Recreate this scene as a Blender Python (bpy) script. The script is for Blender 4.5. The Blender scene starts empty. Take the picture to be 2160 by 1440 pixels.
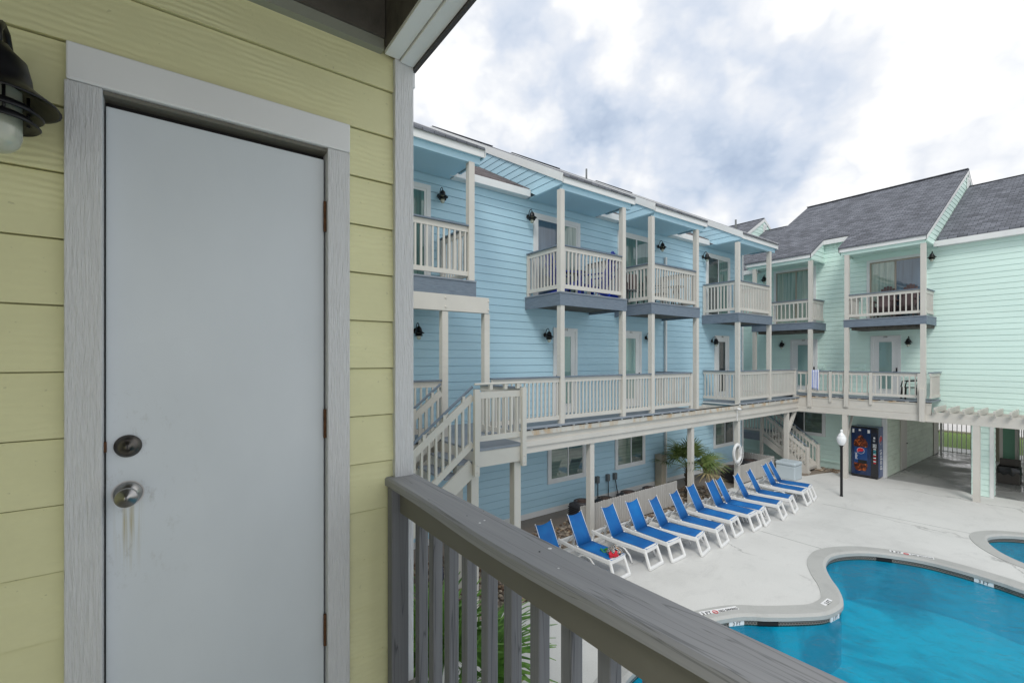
import bpy, bmesh, math, random
from math import radians as R, sin, cos, pi, atan2, sqrt
from mathutils import Vector, Matrix
from mathutils.geometry import tessellate_polygon
rnd = random.Random(7)
scene = bpy.context.scene
COL = scene.collection
# ------------------------------------------------------------------ survey helpers (site survey: sight lines from the balcony)
H = 4.3                      # eye height above the pool deck
def ray(px, py=757):
    d = px - 1080.0
    return (-773.3 + .5926*d, 568.9 + .8055*d, 757.0 - py)
def ub(px, w):               # distance along the blue facade for a sight line at depth w
    x, y, z = ray(px); return y/(-x)*w
def zb(px, py, w):
    x, y, z = ray(px, py); return H + z*w/(-x)
def um(px, w):               # position along the mint facade
    x, y, z = ray(px); return x/y*w
def zm(px, py, w):
    x, y, z = ray(px, py); return H + z*w/y
def gp(px, py, z=0.0):       # point at height z
    x, y, zz = ray(px, py); t = (z-H)/zz
    return (x*t, y*t)
# ------------------------------------------------------------------ materials
def newmat(name):
    m = bpy.data.materials.new(name); m.use_nodes = True
    nt = m.node_tree; b = nt.nodes['Principled BSDF']
    return m, nt, b
def N(nt, t, **kw):
    n = nt.nodes.new(t)
    for k, v in kw.items():
        if k in n.inputs.keys() if hasattr(n.inputs, 'keys') else False: n.inputs[k].default_value = v
        else:
            setattr(n, k, v)
    return n
def L(nt, a, b): nt.links.new(a, b)
def ramp(nt, src, stops):
    r = nt.nodes.new('ShaderNodeValToRGB'); cr = r.color_ramp
    while len(cr.elements) < len(stops): cr.elements.new(.5)
    for e, (p, c) in zip(cr.elements, stops):
        e.position = p; e.color = (c[0], c[1], c[2], 1) if hasattr(c, '__len__') else (c, c, c, 1)
    L(nt, src, r.inputs[0]); return r
def mapping(nt, scale, coord='Object', rot=(0, 0, 0)):
    tc = nt.nodes.new('ShaderNodeTexCoord'); mp = nt.nodes.new('ShaderNodeMapping')
    mp.inputs['Scale'].default_value = scale; mp.inputs['Rotation'].default_value = rot
    L(nt, tc.outputs[coord], mp.inputs[0]); return mp
def mixc(nt, f, a, b, mode='MIX'):
    m = nt.nodes.new('ShaderNodeMix'); m.data_type = 'RGBA'; m.blend_type = mode
    if hasattr(f, 'is_output') or not isinstance(f, (int, float)): L(nt, f, m.inputs[0])
    else: m.inputs[0].default_value = f
    for s, i in ((a, 6), (b, 7)):
        if isinstance(s, (tuple, list)): m.inputs[i].default_value = (s[0], s[1], s[2], 1)
        else: L(nt, s, m.inputs[i])
    return m.outputs[2]
def sc(c, k): return tuple(min(1, v*k) for v in c)
def bumpn(nt, b, src, strength, dist=.01):
    bp = nt.nodes.new('ShaderNodeBump'); bp.inputs['Strength'].default_value = strength
    bp.inputs['Distance'].default_value = dist
    L(nt, src, bp.inputs['Height']); L(nt, bp.outputs[0], b.inputs['Normal'])
def noise(nt, mp, scale, detail=4, rough=.55, dist=0):
    n = nt.nodes.new('ShaderNodeTexNoise'); n.inputs['Scale'].default_value = scale
    n.inputs['Detail'].default_value = detail; n.inputs['Roughness'].default_value = rough
    n.inputs['Distortion'].default_value = dist
    if mp: L(nt, mp.outputs[0], n.inputs['Vector'])
    return n
def painted(name, c, rough=.55, var=.08, vs=(1.2, 1.2, 1.2), bs=(30, 30, 30), bump=.1, dirt=None, dirtlo=.58, spec=.35, bdist=.004):
    m, nt, b = newmat(name)
    n = noise(nt, mapping(nt, vs), 1.6, 6, .6)
    r = ramp(nt, n.outputs[0], [(.3, sc(c, 1-var)), (.7, sc(c, 1+var))])
    out = r.outputs[0]
    if dirt:
        n2 = noise(nt, mapping(nt, (vs[0]*1.7, vs[1]*1.7, vs[2]*.7)), 2.3, 8, .7)
        r2 = ramp(nt, n2.outputs[0], [(dirtlo, 0), (dirtlo+.14, .55)])
        out = mixc(nt, r2.outputs[0], out, dirt)
    L(nt, out, b.inputs['Base Color'])
    b.inputs['Roughness'].default_value = rough; b.inputs['Specular IOR Level'].default_value = spec
    if bump:
        n3 = noise(nt, mapping(nt, bs), 1.0, 4, .6); bumpn(nt, b, n3.outputs[0], bump, bdist)
    return m
def siding_near(name, c, along='Y'):
    """fibre-cement boards with an embossed cedar grain"""
    m, nt, b = newmat(name)
    s = (22, 1.1, 22) if along == 'Y' else (1.1, 22, 22)
    mp = mapping(nt, s)
    n = noise(nt, mp, 1.0, 3, .5, .6)
    w = nt.nodes.new('ShaderNodeTexWave'); w.wave_type = 'BANDS'; w.bands_direction = 'Z'
    w.inputs['Scale'].default_value = 16; w.inputs['Distortion'].default_value = 5.5
    w.inputs['Detail'].default_value = 2.5; w.inputs['Detail Scale'].default_value = .8
    mp2 = mapping(nt, (.6, .6, 1)); L(nt, mp2.outputs[0], w.inputs['Vector'])
    big = noise(nt, mapping(nt, (1.3, 1.3, 2.2)), 2.0, 5, .6)
    mk = ramp(nt, big.outputs[0], [(.42, .1), (.62, 1)])
    mul = nt.nodes.new('ShaderNodeMath'); mul.operation = 'MULTIPLY'
    L(nt, w.outputs[0], mul.inputs[0]); L(nt, mk.outputs[0], mul.inputs[1])
    add = nt.nodes.new('ShaderNodeMath'); add.operation = 'ADD'
    L(nt, mul.outputs[0], add.inputs[0]); L(nt, n.outputs[0], add.inputs[1])
    bumpn(nt, b, add.outputs[0], .42, .004)
    col = ramp(nt, big.outputs[0], [(.3, sc(c, .93)), (.7, sc(c, 1.05))])
    fl = noise(nt, mapping(nt, (60, 60, 60)), 1, 2, .5)
    sp = ramp(nt, fl.outputs[0], [(.72, 0), (.76, .5)])
    L(nt, mixc(nt, sp.outputs[0], col.outputs[0], sc(c, .6)), b.inputs['Base Color'])
    b.inputs['Roughness'].default_value = .6; b.inputs['Specular IOR Level'].default_value = .3
    return m
def grainy(name, c, c2, scale=(3, 40, 40), rough=.6, bump=.4, dark=None, bdist=.003):
    m, nt, b = newmat(name)
    mp = mapping(nt, scale)
    n = noise(nt, mp, 1.0, 5, .6, .5)
    r = ramp(nt, n.outputs[0], [(.32, c2), (.62, c)])
    out = r.outputs[0]
    if dark:
        n2 = noise(nt, mapping(nt, tuple(v*.35 for v in scale)), 1.0, 2, .45, 1.6)
        rr = ramp(nt, n2.outputs[0], [(.485, 0), (.5, .75), (.515, 0)])
        out = mixc(nt, rr.outputs[0], out, dark)
    L(nt, out, b.inputs['Base Color']); b.inputs['Roughness'].default_value = rough
    b.inputs['Specular IOR Level'].default_value = .3
    bumpn(nt, b, n.outputs[0], bump, bdist); return m
def plain(name, c, rough=.5, metal=0, coat=0, emit=None):
    m, nt, b = newmat(name); b.inputs['Base Color'].default_value = (*c, 1)
    b.inputs['Roughness'].default_value = rough; b.inputs['Metallic'].default_value = metal
    if coat: b.inputs['Coat Weight'].default_value = coat; b.inputs['Coat Roughness'].default_value = .03
    return m
def glassy(name, c1, c2, stripes=26, dens=.5, horiz=False):
    """a window: drapes or blinds seen just behind a reflective pane"""
    m, nt, b = newmat(name)
    mp = mapping(nt, (stripes, stripes, .6) if not horiz else (.5, .5, 34))
    n = noise(nt, mp, 1.0, 2, .5)
    r = ramp(nt, n.outputs[0], [(.3, c2), (.7, c1)])
    L(nt, r.outputs[0], b.inputs['Base Color']); b.inputs['Roughness'].default_value = .6
    b.inputs['Coat Weight'].default_value = 1; b.inputs['Coat Roughness'].default_value = .015
    b.inputs['Coat IOR'].default_value = 1.9
    n2 = noise(nt, mapping(nt, (1.3, 1.3, 1.3)), 1.3, 2, .4)
    bp = nt.nodes.new('ShaderNodeBump'); bp.inputs['Strength'].default_value = .12; bp.inputs['Distance'].default_value = .02
    L(nt, n2.outputs[0], bp.inputs['Height']); L(nt, bp.outputs[0], b.inputs['Coat Normal'])
    return m
def shingles(name, c):
    m, nt, b = newmat(name)
    mp = mapping(nt, (1, 1, 1), 'UV')
    br = nt.nodes.new('ShaderNodeTexBrick'); L(nt, mp.outputs[0], br.inputs['Vector'])
    br.inputs['Color1'].default_value = (*sc(c, .72), 1); br.inputs['Color2'].default_value = (*sc(c, 1.3), 1)
    br.inputs['Mortar'].default_value = (*sc(c, .35), 1); br.inputs['Scale'].default_value = 1
    br.inputs['Brick Width'].default_value = .23; br.inputs['Row Height'].default_value = .125
    br.inputs['Mortar Size'].default_value = .009; br.inputs['Bias'].default_value = -.05
    n = noise(nt, mapping(nt, (1.1, 1.1, 1), 'UV'), 1.5, 6, .65)
    r = ramp(nt, n.outputs[0], [(.3, .82), (.7, 1.15)])
    g = noise(nt, mapping(nt, (45, 45, 1), 'UV'), 1.5, 3, .7)
    rg = ramp(nt, g.outputs[0], [(.3, .65), (.7, 1.3)])
    o = mixc(nt, 1.0, br.outputs[0], r.outputs[0], 'MULTIPLY'); o = mixc(nt, 1.0, o, rg.outputs[0], 'MULTIPLY')
    L(nt, o, b.inputs['Base Color']); b.inputs['Roughness'].default_value = .9
    b.inputs['Specular IOR Level'].default_value = .15
    bumpn(nt, b, br.outputs['Fac'], -.5, .012); return m
def concrete(name, c, wet=None, cracks=True):
    m, nt, b = newmat(name)
    n = noise(nt, mapping(nt, (.35, .35, .35)), 1.0, 8, .62)
    r = ramp(nt, n.outputs[0], [(.3, sc(c, .84)), (.5, c), (.7, sc(c, 1.06))])
    n2 = noise(nt, mapping(nt, (1.3, .8, 1)), 1.6, 9, .75, .6)
    r2 = ramp(nt, n2.outputs[0], [(.52, 0), (.72, .45)])
    o = mixc(nt, r2.outputs[0], r.outputs[0], sc(c, .70))
    if cracks:
        w = noise(nt, mapping(nt, (.9, .9, 1)), 1.2, 6, .6)
        mx = nt.nodes.new('ShaderNodeMix'); mx.data_type = 'VECTOR'; mx.inputs[0].default_value = .16
        L(nt, mapping(nt, (.28, .28, .28)).outputs[0], mx.inputs[4]); L(nt, w.outputs[1], mx.inputs[5])
        v = nt.nodes.new('ShaderNodeTexVoronoi'); v.feature = 'DISTANCE_TO_EDGE'; v.inputs['Scale'].default_value = 1.0
        L(nt, mx.outputs[1], v.inputs['Vector'])
        rc = ramp(nt, v.outputs['Distance'], [(0, .8), (.005, 0)])
        gate = ramp(nt, noise(nt, mapping(nt, (.5, .5, 1)), 1.0, 2).outputs[0], [(.48, 0), (.56, 1)])
        f = nt.nodes.new('ShaderNodeMath'); f.operation = 'MULTIPLY'
        L(nt, rc.outputs[0], f.inputs[0]); L(nt, gate.outputs[0], f.inputs[1])
        o = mixc(nt, f.outputs[0], o, sc(c, .45))
    g = noise(nt, mapping(nt, (40, 40, 40)), 1.5, 3, .7)
    o = mixc(nt, 1.0, o, ramp(nt, g.outputs[0], [(.3, .9), (.7, 1.06)]).outputs[0], 'MULTIPLY')
    L(nt, o, b.inputs['Base Color'])
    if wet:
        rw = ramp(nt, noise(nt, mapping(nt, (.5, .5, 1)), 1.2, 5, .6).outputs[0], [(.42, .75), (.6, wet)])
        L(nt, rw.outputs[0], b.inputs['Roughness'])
    else: b.inputs['Roughness'].default_value = .8
    bumpn(nt, b, g.outputs[0], .15, .003); return m

M = {}
TAU = (.60, .575, .525)
M['blue'] = painted('blue_siding_paint', (.44, .65, .755), .5, .05, (.25, .25, 1.2), (3, 3, 60), .12, (.39, .59, .69), .62)
M['mint'] = painted('mint_siding_paint', (.69, .875, .80), .5, .04, (.25, .25, 1.2), (3, 3, 60), .1, (.59, .80, .705), .64)
M['mintdirty'] = painted('mildewed_mint_paint', (.64, .72, .60), .6, .1, (.8, .8, 2), (3, 3, 50), .2, (.38, .44, .32), .55)
M['yellow'] = siding_near('yellow_siding_paint', (.70, .685, .405))
M['white'] = painted('white_trim_paint', (.74, .75, .74), .5, .04, (1, 1, 1), (20, 20, 20), .1, (.5, .47, .4), .66)
M['trim'] = grainy('white_cedar_trim', (.70, .71, .71), (.665, .675, .675), (210, 210, 16), .55, .75, None, .012)
M['taupe'] = painted('greige_rail_paint', TAU, .55, .05, (1, 1, 1), (14, 14, 14), .12, (.40, .38, .33), .66)
M['taupestain'] = painted('rust_stained_ledge', (.56, .54, .49), .6, .08, (1, 1, 1), (14, 14, 14), .15, (.46, .24, .03), .47)
M['greyfascia'] = grainy('slate_composite', (.19, .23, .28), (.13, .165, .21), (6, 6, 60), .6, .2)
M['greydeck'] = painted('grey_deck_boards', (.24, .27, .31), .6, .1)
M['cap'] = grainy('weathered_composite_cap', (.335, .345, .36), (.26, .27, .285), (1.6, 60, 60), .62, .35, (.08, .085, .09))
M['balus'] = grainy('weathered_baluster', (.185, .19, .20), (.15, .155, .165), (60, 60, 1.6), .62, .35, (.05, .052, .056))
M['railface'] = painted('olive_grey_rail_paint', (.15, .145, .12), .6, .08, (2, 2, 2), (30, 30, 30), .15, (.12, .115, .1), .64)
M['door'] = painted('white_steel_door', (.50, .56, .60), .38, .035, (1.5, 1.5, .8), (90, 90, 90), .05, (.40, .43, .42), .62, .5)
M['black'] = plain('black_metal', (.012, .012, .014), .38, .3)
M['blackrough'] = plain('black_shadow_gap', (.01, .01, .01), .8)
M['jar'] = None
M['bronze'] = plain('aged_dark_nickel', (.13, .12, .11), .38, 1)
M['ironbar'] = plain('grey_painted_iron', (.72, .71, .70), .5)
M['roof'] = shingles('grey_shingles', (.162, .17, .192))
M['roofbrown'] = shingles('weathered_brown_shingles', (.15, .13, .13))
M['deckc'] = concrete('pool_deck_concrete', (.63, .625, .60))
M['coping'] = concrete('rough_coping', (.44, .44, .42), None, False)
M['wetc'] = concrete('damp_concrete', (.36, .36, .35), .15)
M['asph'] = concrete('street_concrete', (.62, .6, .57), None, False)
M['lawn'] = None
M['whitep'] = painted('white_resin', (.78, .78, .77), .4, .03, (2, 2, 2), (8, 8, 8), .04, (.55, .53, .48), .68)
M['sling'] = None
M['steel'] = plain('brushed_nickel', (.42, .41, .40), .28, 1)
M['rust'] = painted('rusty_hinge', (.10, .045, .02), .8, .4, (30, 30, 30))
M['fence'] = grainy('greige_picket', (.50, .485, .455), (.42, .40, .375), (40, 40, 2), .65, .3)
M['acm'] = plain('dark_ac_casing', (.035, .035, .04), .55)
M['acg'] = plain('ac_top_grille', (.09, .06, .05), .6)
M['utilgrey'] = painted('electrical_grey', (.16, .17, .17), .5, .1)
M['tan'] = painted('tan_board', (.42, .38, .30), .7, .1)
M['box'] = painted('grey_blue_plastic', (.47, .54, .58), .45, .03, (2, 2, 2), (10, 10, 10), .05)
M['navyplastic'] = plain('navy_plastic', (.006, .03, .34), .4)
M['brownplastic'] = painted('mauve_brown_plastic', (.10, .065, .065), .5, .1)
M['darkchair'] = plain('dark_brown_plastic', (.02, .013, .013), .35)
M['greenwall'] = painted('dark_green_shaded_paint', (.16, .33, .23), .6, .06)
M['num'] = plain('bronze_numerals', (.03, .025, .02), .5)
M['globe'] = plain('white_acrylic_globe', (.86, .87, .87), .25, 0, .6)
M['pepblue'] = plain('vending_blue', (.004, .020, .075), .25, 0, .5)
M['pepside'] = plain('vending_side_blue', (.004, .045, .17), .3, 0, .3)
M['vblack'] = plain('vending_black', (.01, .01, .014), .25, 0, .4)
M['vred'] = plain('vending_red', (.55, .02, .03), .4)
M['vwhite'] = plain('vending_white', (.8, .8, .8), .4)
M['vgrey'] = plain('vending_grey', (.35, .37, .38), .4)
M['bag'] = plain('black_bin_liner', (.02, .02, .022), .25, 0, .2)
M['bin'] = painted('brown_bin', (.09, .08, .07), .6, .15)
M['gutter'] = plain('dark_drip_edge', (.06, .055, .055), .5)
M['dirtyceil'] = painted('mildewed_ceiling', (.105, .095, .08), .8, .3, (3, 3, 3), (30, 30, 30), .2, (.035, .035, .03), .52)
M['soffitstrip'] = painted('grey_green_trim', (.27, .28, .23), .6, .08, (2, 2, 2), (20, 20, 20), .1, (.1, .1, .08), .66)
M['soil'] = concrete('sandy_soil', (.24, .20, .16), None, False)
M['trunk'] = grainy('palm_trunk', (.13, .10, .075), (.06, .045, .035), (12, 12, 30), .9, .8, None, .02)
def frond(name, c1, c2):
    m, nt, b = newmat(name)
    r = ramp(nt, noise(nt, mapping(nt, (4, 4, 4)), 1.5, 3).outputs[0], [(.3, c1), (.7, c2)])
    L(nt, r.outputs[0], b.inputs['Base Color']); b.inputs['Roughness'].default_value = .45
    return m
M['frond'] = frond('green_fronds', (.05, .15, .025), (.17, .32, .06))
M['frondd'] = frond('olive_fronds', (.06, .11, .025), (.20, .25, .08))
M['fronddry'] = frond('dry_fronds', (.28, .22, .10), (.45, .38, .20))
# jar glass
m, nt, b = newmat('ribbed_jar_glass'); b.inputs['Base Color'].default_value = (.60, .63, .50, 1)
b.inputs['Roughness'].default_value = .18; b.inputs['Coat Weight'].default_value = 1; b.inputs['Transmission Weight'].default_value = .35
M['jar'] = m
# sling fabric
m, nt, b = newmat('blue_sling_fabric')
oi = nt.nodes.new('ShaderNodeObjectInfo'); mpp = mapping(nt, (2.0, 2.0, 2.0)); L(nt, oi.outputs['Random'], mpp.inputs['Location'])
r = ramp(nt, noise(nt, mpp, 1.3, 3).outputs[0], [(.3, (.0, .10, .35)), (.66, (.0, .15, .44)), (.8, (.01, .20, .48))])
rv = ramp(nt, oi.outputs['Random'], [(0, .86), (1, 1.1)])
L(nt, mixc(nt, 1.0, r.outputs[0], rv.outputs[0], 'MULTIPLY'), b.inputs['Base Color']); b.inputs['Roughness'].default_value = .75
bumpn(nt, b, noise(nt, mapping(nt, (160, 160, 160)), 1, 1).outputs[0], .15, .002); M['sling'] = m
m, nt, b = newmat('striped_towel_cloth')
w = nt.nodes.new('ShaderNodeTexWave'); w.bands_direction = 'X'; w.inputs['Scale'].default_value = 5.5
L(nt, mapping(nt, (1, 1, 1)).outputs[0], w.inputs['Vector'])
r = ramp(nt, w.outputs[0], [(.30, (.08, .16, .55)), (.38, (.78, .80, .84))]); L(nt, r.outputs[0], b.inputs['Base Color'])
b.inputs['Roughness'].default_value = .9; M['towel'] = m
m, nt, b = newmat('printed_towel_cloth')
v = nt.nodes.new('ShaderNodeTexWave'); v.inputs['Scale'].default_value = 7; v.inputs['Distortion'].default_value = 9
v.bands_direction = 'DIAGONAL'; L(nt, mapping(nt, (1, 1, 1)).outputs[0], v.inputs['Vector'])
r = ramp(nt, v.outputs[0], [(.0, (.01, .01, .02)), (.3, (.7, .7, .7)), (.45, (.05, .35, .5)), (.6, (.75, .75, .72)), (.75, (.6, .25, .03)), (.9, (.02, .02, .03))])
r.color_ramp.interpolation = 'CONSTANT'; L(nt, r.outputs[0], b.inputs['Base Color']); b.inputs['Roughness'].default_value = .9; M['print'] = m
m, nt, b = newmat('amber_cola')
r = ramp(nt, noise(nt, mapping(nt, (9, 9, 9)), 1.6, 4, .6, .6).outputs[0], [(.38, (.02, .004, .002)), (.54, (.12, .02, .004)), (.66, (.6, .14, .02)), (.76, (.9, .55, .25))])
L(nt, r.outputs[0], b.inputs['Base Color']); b.inputs['Roughness'].default_value = .3; M['cola'] = m
m, nt, b = newmat('lawn_grass')
r = ramp(nt, noise(nt, mapping(nt, (6, 6, 6)), 2, 6, .7).outputs[0], [(.3, (.07, .14, .02)), (.7, (.22, .34, .06))])
L(nt, r.outputs[0], b.inputs['Base Color']); b.inputs['Roughness'].default_value = .9; M['lawn'] = m
m, nt, b = newmat('river_rocks')
oi = nt.nodes.new('ShaderNodeNewGeometry')
r = ramp(nt, oi.outputs['Random Per Island'], [(0, (.10, .06, .04)), (.25, (.30, .20, .12)), (.5, (.42, .36, .28)), (.75, (.22, .17, .14)), (1, (.5, .42, .32))])
L(nt, r.outputs[0], b.inputs['Base Color']); b.inputs['Roughness'].default_value = .7; M['rock'] = m
m, nt, b = newmat('pool_tile_band')
ck = nt.nodes.new('ShaderNodeTexBrick'); mp = mapping(nt, (1, 1, 1), 'UV'); L(nt, mp.outputs[0], ck.inputs['Vector'])
ck.inputs['Scale'].default_value = 1; ck.inputs['Brick Width'].default_value = .05; ck.inputs['Row Height'].default_value = .035
ck.inputs['Mortar Size'].default_value = .007; ck.inputs['Color1'].default_value = (.05, .03, .025, 1); ck.inputs['Color2'].default_value = (.10, .06, .045, 1)
ck.inputs['Mortar'].default_value = (.22, .20, .17, 1); L(nt, ck.outputs[0], b.inputs['Base Color']); b.inputs['Roughness'].default_value = .3; M['tile'] = m
m, nt, b = newmat('pool_plaster')
r = ramp(nt, noise(nt, mapping(nt, (.55, .9, .6)), 1.2, 5, .6, .8).outputs[0], [(.40, (.03, .46, .58)), (.56, (.05, .68, .80))])
L(nt, r.outputs[0], b.inputs['Base Color']); b.inputs['Roughness'].default_value = .7; M['plaster'] = m
# water
m = bpy.data.materials.new('pool_water'); m.use_nodes = True; nt = m.node_tree; nt.nodes.clear()
out = nt.nodes.new('ShaderNodeOutputMaterial'); tr = nt.nodes.new('ShaderNodeBsdfTransparent'); gl = nt.nodes.new('ShaderNodeBsdfGlossy')
tr.inputs[0].default_value = (.04, .80, .89, 1); gl.inputs['Roughness'].default_value = .03
fr = nt.nodes.new('ShaderNodeFresnel'); fr.inputs[0].default_value = 1.33
mx = nt.nodes.new('ShaderNodeMixShader'); bp = nt.nodes.new('ShaderNodeBump'); bp.inputs['Strength'].default_value = .8; bp.inputs['Distance'].default_value = .04
n = noise(nt, mapping(nt, (3.4, 2.2, 1)), 1.5, 7, .65, .9); L(nt, n.outputs[0], bp.inputs['Height'])
L(nt, bp.outputs[0], gl.inputs['Normal']); L(nt, bp.outputs[0], fr.inputs['Normal'])
L(nt, fr.outputs[0], mx.inputs[0]); L(nt, tr.outputs[0], mx.inputs[1]); L(nt, gl.outputs[0], mx.inputs[2]); L(nt, mx.outputs[0], out.inputs[0])
M['water'] = m
M['g_teal'] = glassy('pane_over_teal_drapes', (.10, .22, .19), (.035, .10, .09))
M['g_pale'] = glassy('pane_over_pale_drapes', (.36, .44, .37), (.14, .23, .19), 20)
M['g_dark'] = glassy('pane_over_dark_room', (.02, .03, .035), (.008, .012, .014), 3)
M['g_navy'] = glassy('pane_over_blue_drapes', (.06, .12, .18), (.03, .07, .11), 18)
M['g_blind'] = glassy('pane_over_blinds', (.10, .16, .12), (.02, .035, .028), 3, .5, True)
M['g_blind2'] = glassy('pane_over_pale_blinds', (.20, .27, .21), (.09, .14, .11), 3, .5, True)
M['g_door'] = glassy('frosted_door_glass', (.22, .36, .34), (.17, .29, .27), 3)

# ------------------------------------------------------------------ mesh builder
class MB:
    def __init__(s): s.v = []; s.f = []; s.m = []; s.uv = {}
    def quad(s, a, b, c, d, mi=0, uv=None):
        i = len(s.v); s.v += [a, b, c, d]; s.f.append((i, i+1, i+2, i+3)); s.m.append(mi)
        if uv: s.uv[len(s.f)-1] = uv
        return s
    def poly(s, pts, mi=0):
        i = len(s.v); s.v += list(pts); s.f.append(tuple(range(i, i+len(pts)))); s.m.append(mi); return s
    def box(s, x0, x1, y0, y1, z0, z1, mi=0):
        if x0 > x1: x0, x1 = x1, x0
        if y0 > y1: y0, y1 = y1, y0
        if z0 > z1: z0, z1 = z1, z0
        i = len(s.v)
        s.v += [(x0, y0, z0), (x1, y0, z0), (x1, y1, z0), (x0, y1, z0), (x0, y0, z1), (x1, y0, z1), (x1, y1, z1), (x0, y1, z1)]
        for q in ((0, 3, 2, 1), (4, 5, 6, 7), (0, 1, 5, 4), (1, 2, 6, 5), (2, 3, 7, 6), (3, 0, 4, 7)):
            s.f.append(tuple(i+k for k in q)); s.m.append(mi)
        return s
    def beam(s, p, q, wid, hgt, mi=0, up=(0, 0, 1)):
        p, q = Vector(p), Vector(q); d = (q-p).normalized(); u = Vector(up)
        sd = d.cross(u)
        if sd.length < 1e-4: sd = d.cross(Vector((1, 0, 0)))
        sd.normalize(); u = sd.cross(d).normalized()
        i = len(s.v); a, b = sd*wid/2, u*hgt/2
        for o in (p, q): s.v += [tuple(o-a-b), tuple(o+a-b), tuple(o+a+b), tuple(o-a+b)]
        for f in ((0, 1, 2, 3), (7, 6, 5, 4), (0, 4, 5, 1), (1, 5, 6, 2), (2, 6, 7, 3), (3, 7, 4, 0)):
            s.f.append(tuple(i+k for k in f)); s.m.append(mi)
        return s
    def prism(s, pts, fn, a, b, mi=0):
        """pts: 2-D outline; fn(p, t) -> 3-D; extruded from a to b"""
        n = len(pts); i = len(s.v)
        s.v += [fn(p, a) for p in pts] + [fn(p, b) for p in pts]
        s.f.append(tuple(i+k for k in range(n))[::-1]); s.m.append(mi)
        s.f.append(tuple(i+n+k for k in range(n))); s.m.append(mi)
        for k in range(n):
            j = (k+1) % n; s.f.append((i+k, i+j, i+n+j, i+n+k)); s.m.append(mi)
        return s
    def tube(s, pts, r, seg=8, mi=0, cap=True):
        pts = [Vector(p) for p in pts]; i0 = len(s.v); n = len(pts)
        rs = r if hasattr(r, '__len__') else [r]*n
        prev = None
        for k, p in enumerate(pts):
            d = (pts[min(k+1, n-1)]-pts[max(k-1, 0)]).normalized()
            if prev is None:
                a = d.orthogonal().normalized()
            else:
                a = (prev-d*prev.dot(d)).normalized()
            prev = a; b = d.cross(a)
            for q in range(seg):
                t = 2*pi*q/seg; s.v.append(tuple(p+(a*cos(t)+b*sin(t))*rs[k]))
        for k in range(n-1):
            for q in range(seg):
                j = (q+1) % seg
                s.f.append((i0+k*seg+q, i0+k*seg+j, i0+(k+1)*seg+j, i0+(k+1)*seg+q)); s.m.append(mi)
        if cap:
            s.f.append(tuple(i0+q for q in range(seg))[::-1]); s.m.append(mi)
            s.f.append(tuple(i0+(n-1)*seg+q for q in range(seg))); s.m.append(mi)
        return s
    def lathe(s, prof, c=(0, 0, 0), seg=24, mi=0, axis='Z'):
        i0 = len(s.v)
        for r_, z_ in prof:
            for q in range(seg):
                t = 2*pi*q/seg; p = (r_*cos(t), r_*sin(t), z_)
                if axis == 'Y': p = (p[0], p[2], p[1])
                if axis == 'X': p = (p[2], p[0], p[1])
                s.v.append((c[0]+p[0], c[1]+p[1], c[2]+p[2]))
        for k in range(len(prof)-1):
            for q in range(seg):
                j = (q+1) % seg
                f = (i0+k*seg+q, i0+k*seg+j, i0+(k+1)*seg+j, i0+(k+1)*seg+q)
                s.f.append(f if axis != 'Y' else f[::-1]); s.m.append(mi)
        return s
    def build(s, name, mats, parent=None, smooth=False, bevel=0, loc=None, rz=None, recalc=False):
        me = bpy.data.meshes.new(name); me.from_pydata([tuple(v) for v in s.v], [], s.f)
        if not isinstance(mats, (list, tuple)): mats = [mats]
        for q in mats: me.materials.append(q)
        me.polygons.foreach_set('material_index', s.m)
        if s.uv:
            ul = me.uv_layers.new(name='UVMap')
            for fi, uvs in s.uv.items():
                for li, uvc in zip(me.polygons[fi].loop_indices, uvs): ul.data[li].uv = uvc
        if smooth: me.polygons.foreach_set('use_smooth', [True]*len(me.polygons))
        if recalc:
            bm = bmesh.new(); bm.from_mesh(me); bmesh.ops.recalc_face_normals(bm, faces=bm.faces); bm.to_mesh(me); bm.free()
        me.update()
        o = bpy.data.objects.new(name, me); COL.objects.link(o)
        if parent: o.parent = parent
        if loc: o.location = loc
        if rz is not None: o.rotation_euler = (0, 0, rz)
        if bevel:
            bv = o.modifiers.new('b', 'BEVEL'); bv.width = bevel; bv.segments = 2; bv.limit_method = 'ANGLE'
        return o
def tag(o, label=None, cat=None, group=None, kind=None):
    if label: o['label'] = label
    if cat: o['category'] = cat
    if group: o['group'] = group
    if kind: o['kind'] = kind
    return o
def empty(name, loc=(0, 0, 0), rz=0, label=None, cat=None, group=None):
    o = bpy.data.objects.new(name, None); COL.objects.link(o); o.location = loc; o.rotation_euler = (0, 0, rz)
    o.empty_display_size = .2; return tag(o, label, cat, group)
def copy_tree(o, parent=None):
    c = o.copy(); COL.objects.link(c)
    if parent: c.parent = parent
    for ch in [k for k in bpy.data.objects if k.parent == o]: copy_tree(ch, c)
    return c
def text_mesh(body, size, name, mat, parent, mat4, extrude=.002, align='CENTER'):
    cu = bpy.data.curves.new(name, 'FONT'); cu.body = body; cu.size = size; cu.extrude = extrude
    cu.align_x = align; cu.align_y = 'CENTER'; cu.resolution_u = 3
    t = bpy.data.objects.new(name+'_curve', cu); COL.objects.link(t)
    dg = bpy.context.evaluated_depsgraph_get(); me = bpy.data.meshes.new_from_object(t.evaluated_get(dg))
    bpy.data.objects.remove(t); bpy.data.curves.remove(cu)
    me.name = name; me.materials.clear(); me.materials.append(mat); me.transform(mat4)
    o = bpy.data.objects.new(name, me); COL.objects.link(o)
    if parent: o.parent = parent
    return o
def frame_mat(origin, xdir, ydir):
    x, y = Vector(xdir).normalized(), Vector(ydir).normalized(); z = x.cross(y)
    m4 = Matrix((x, y, z)).transposed().to_4x4(); m4.translation = Vector(origin); return m4

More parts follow.
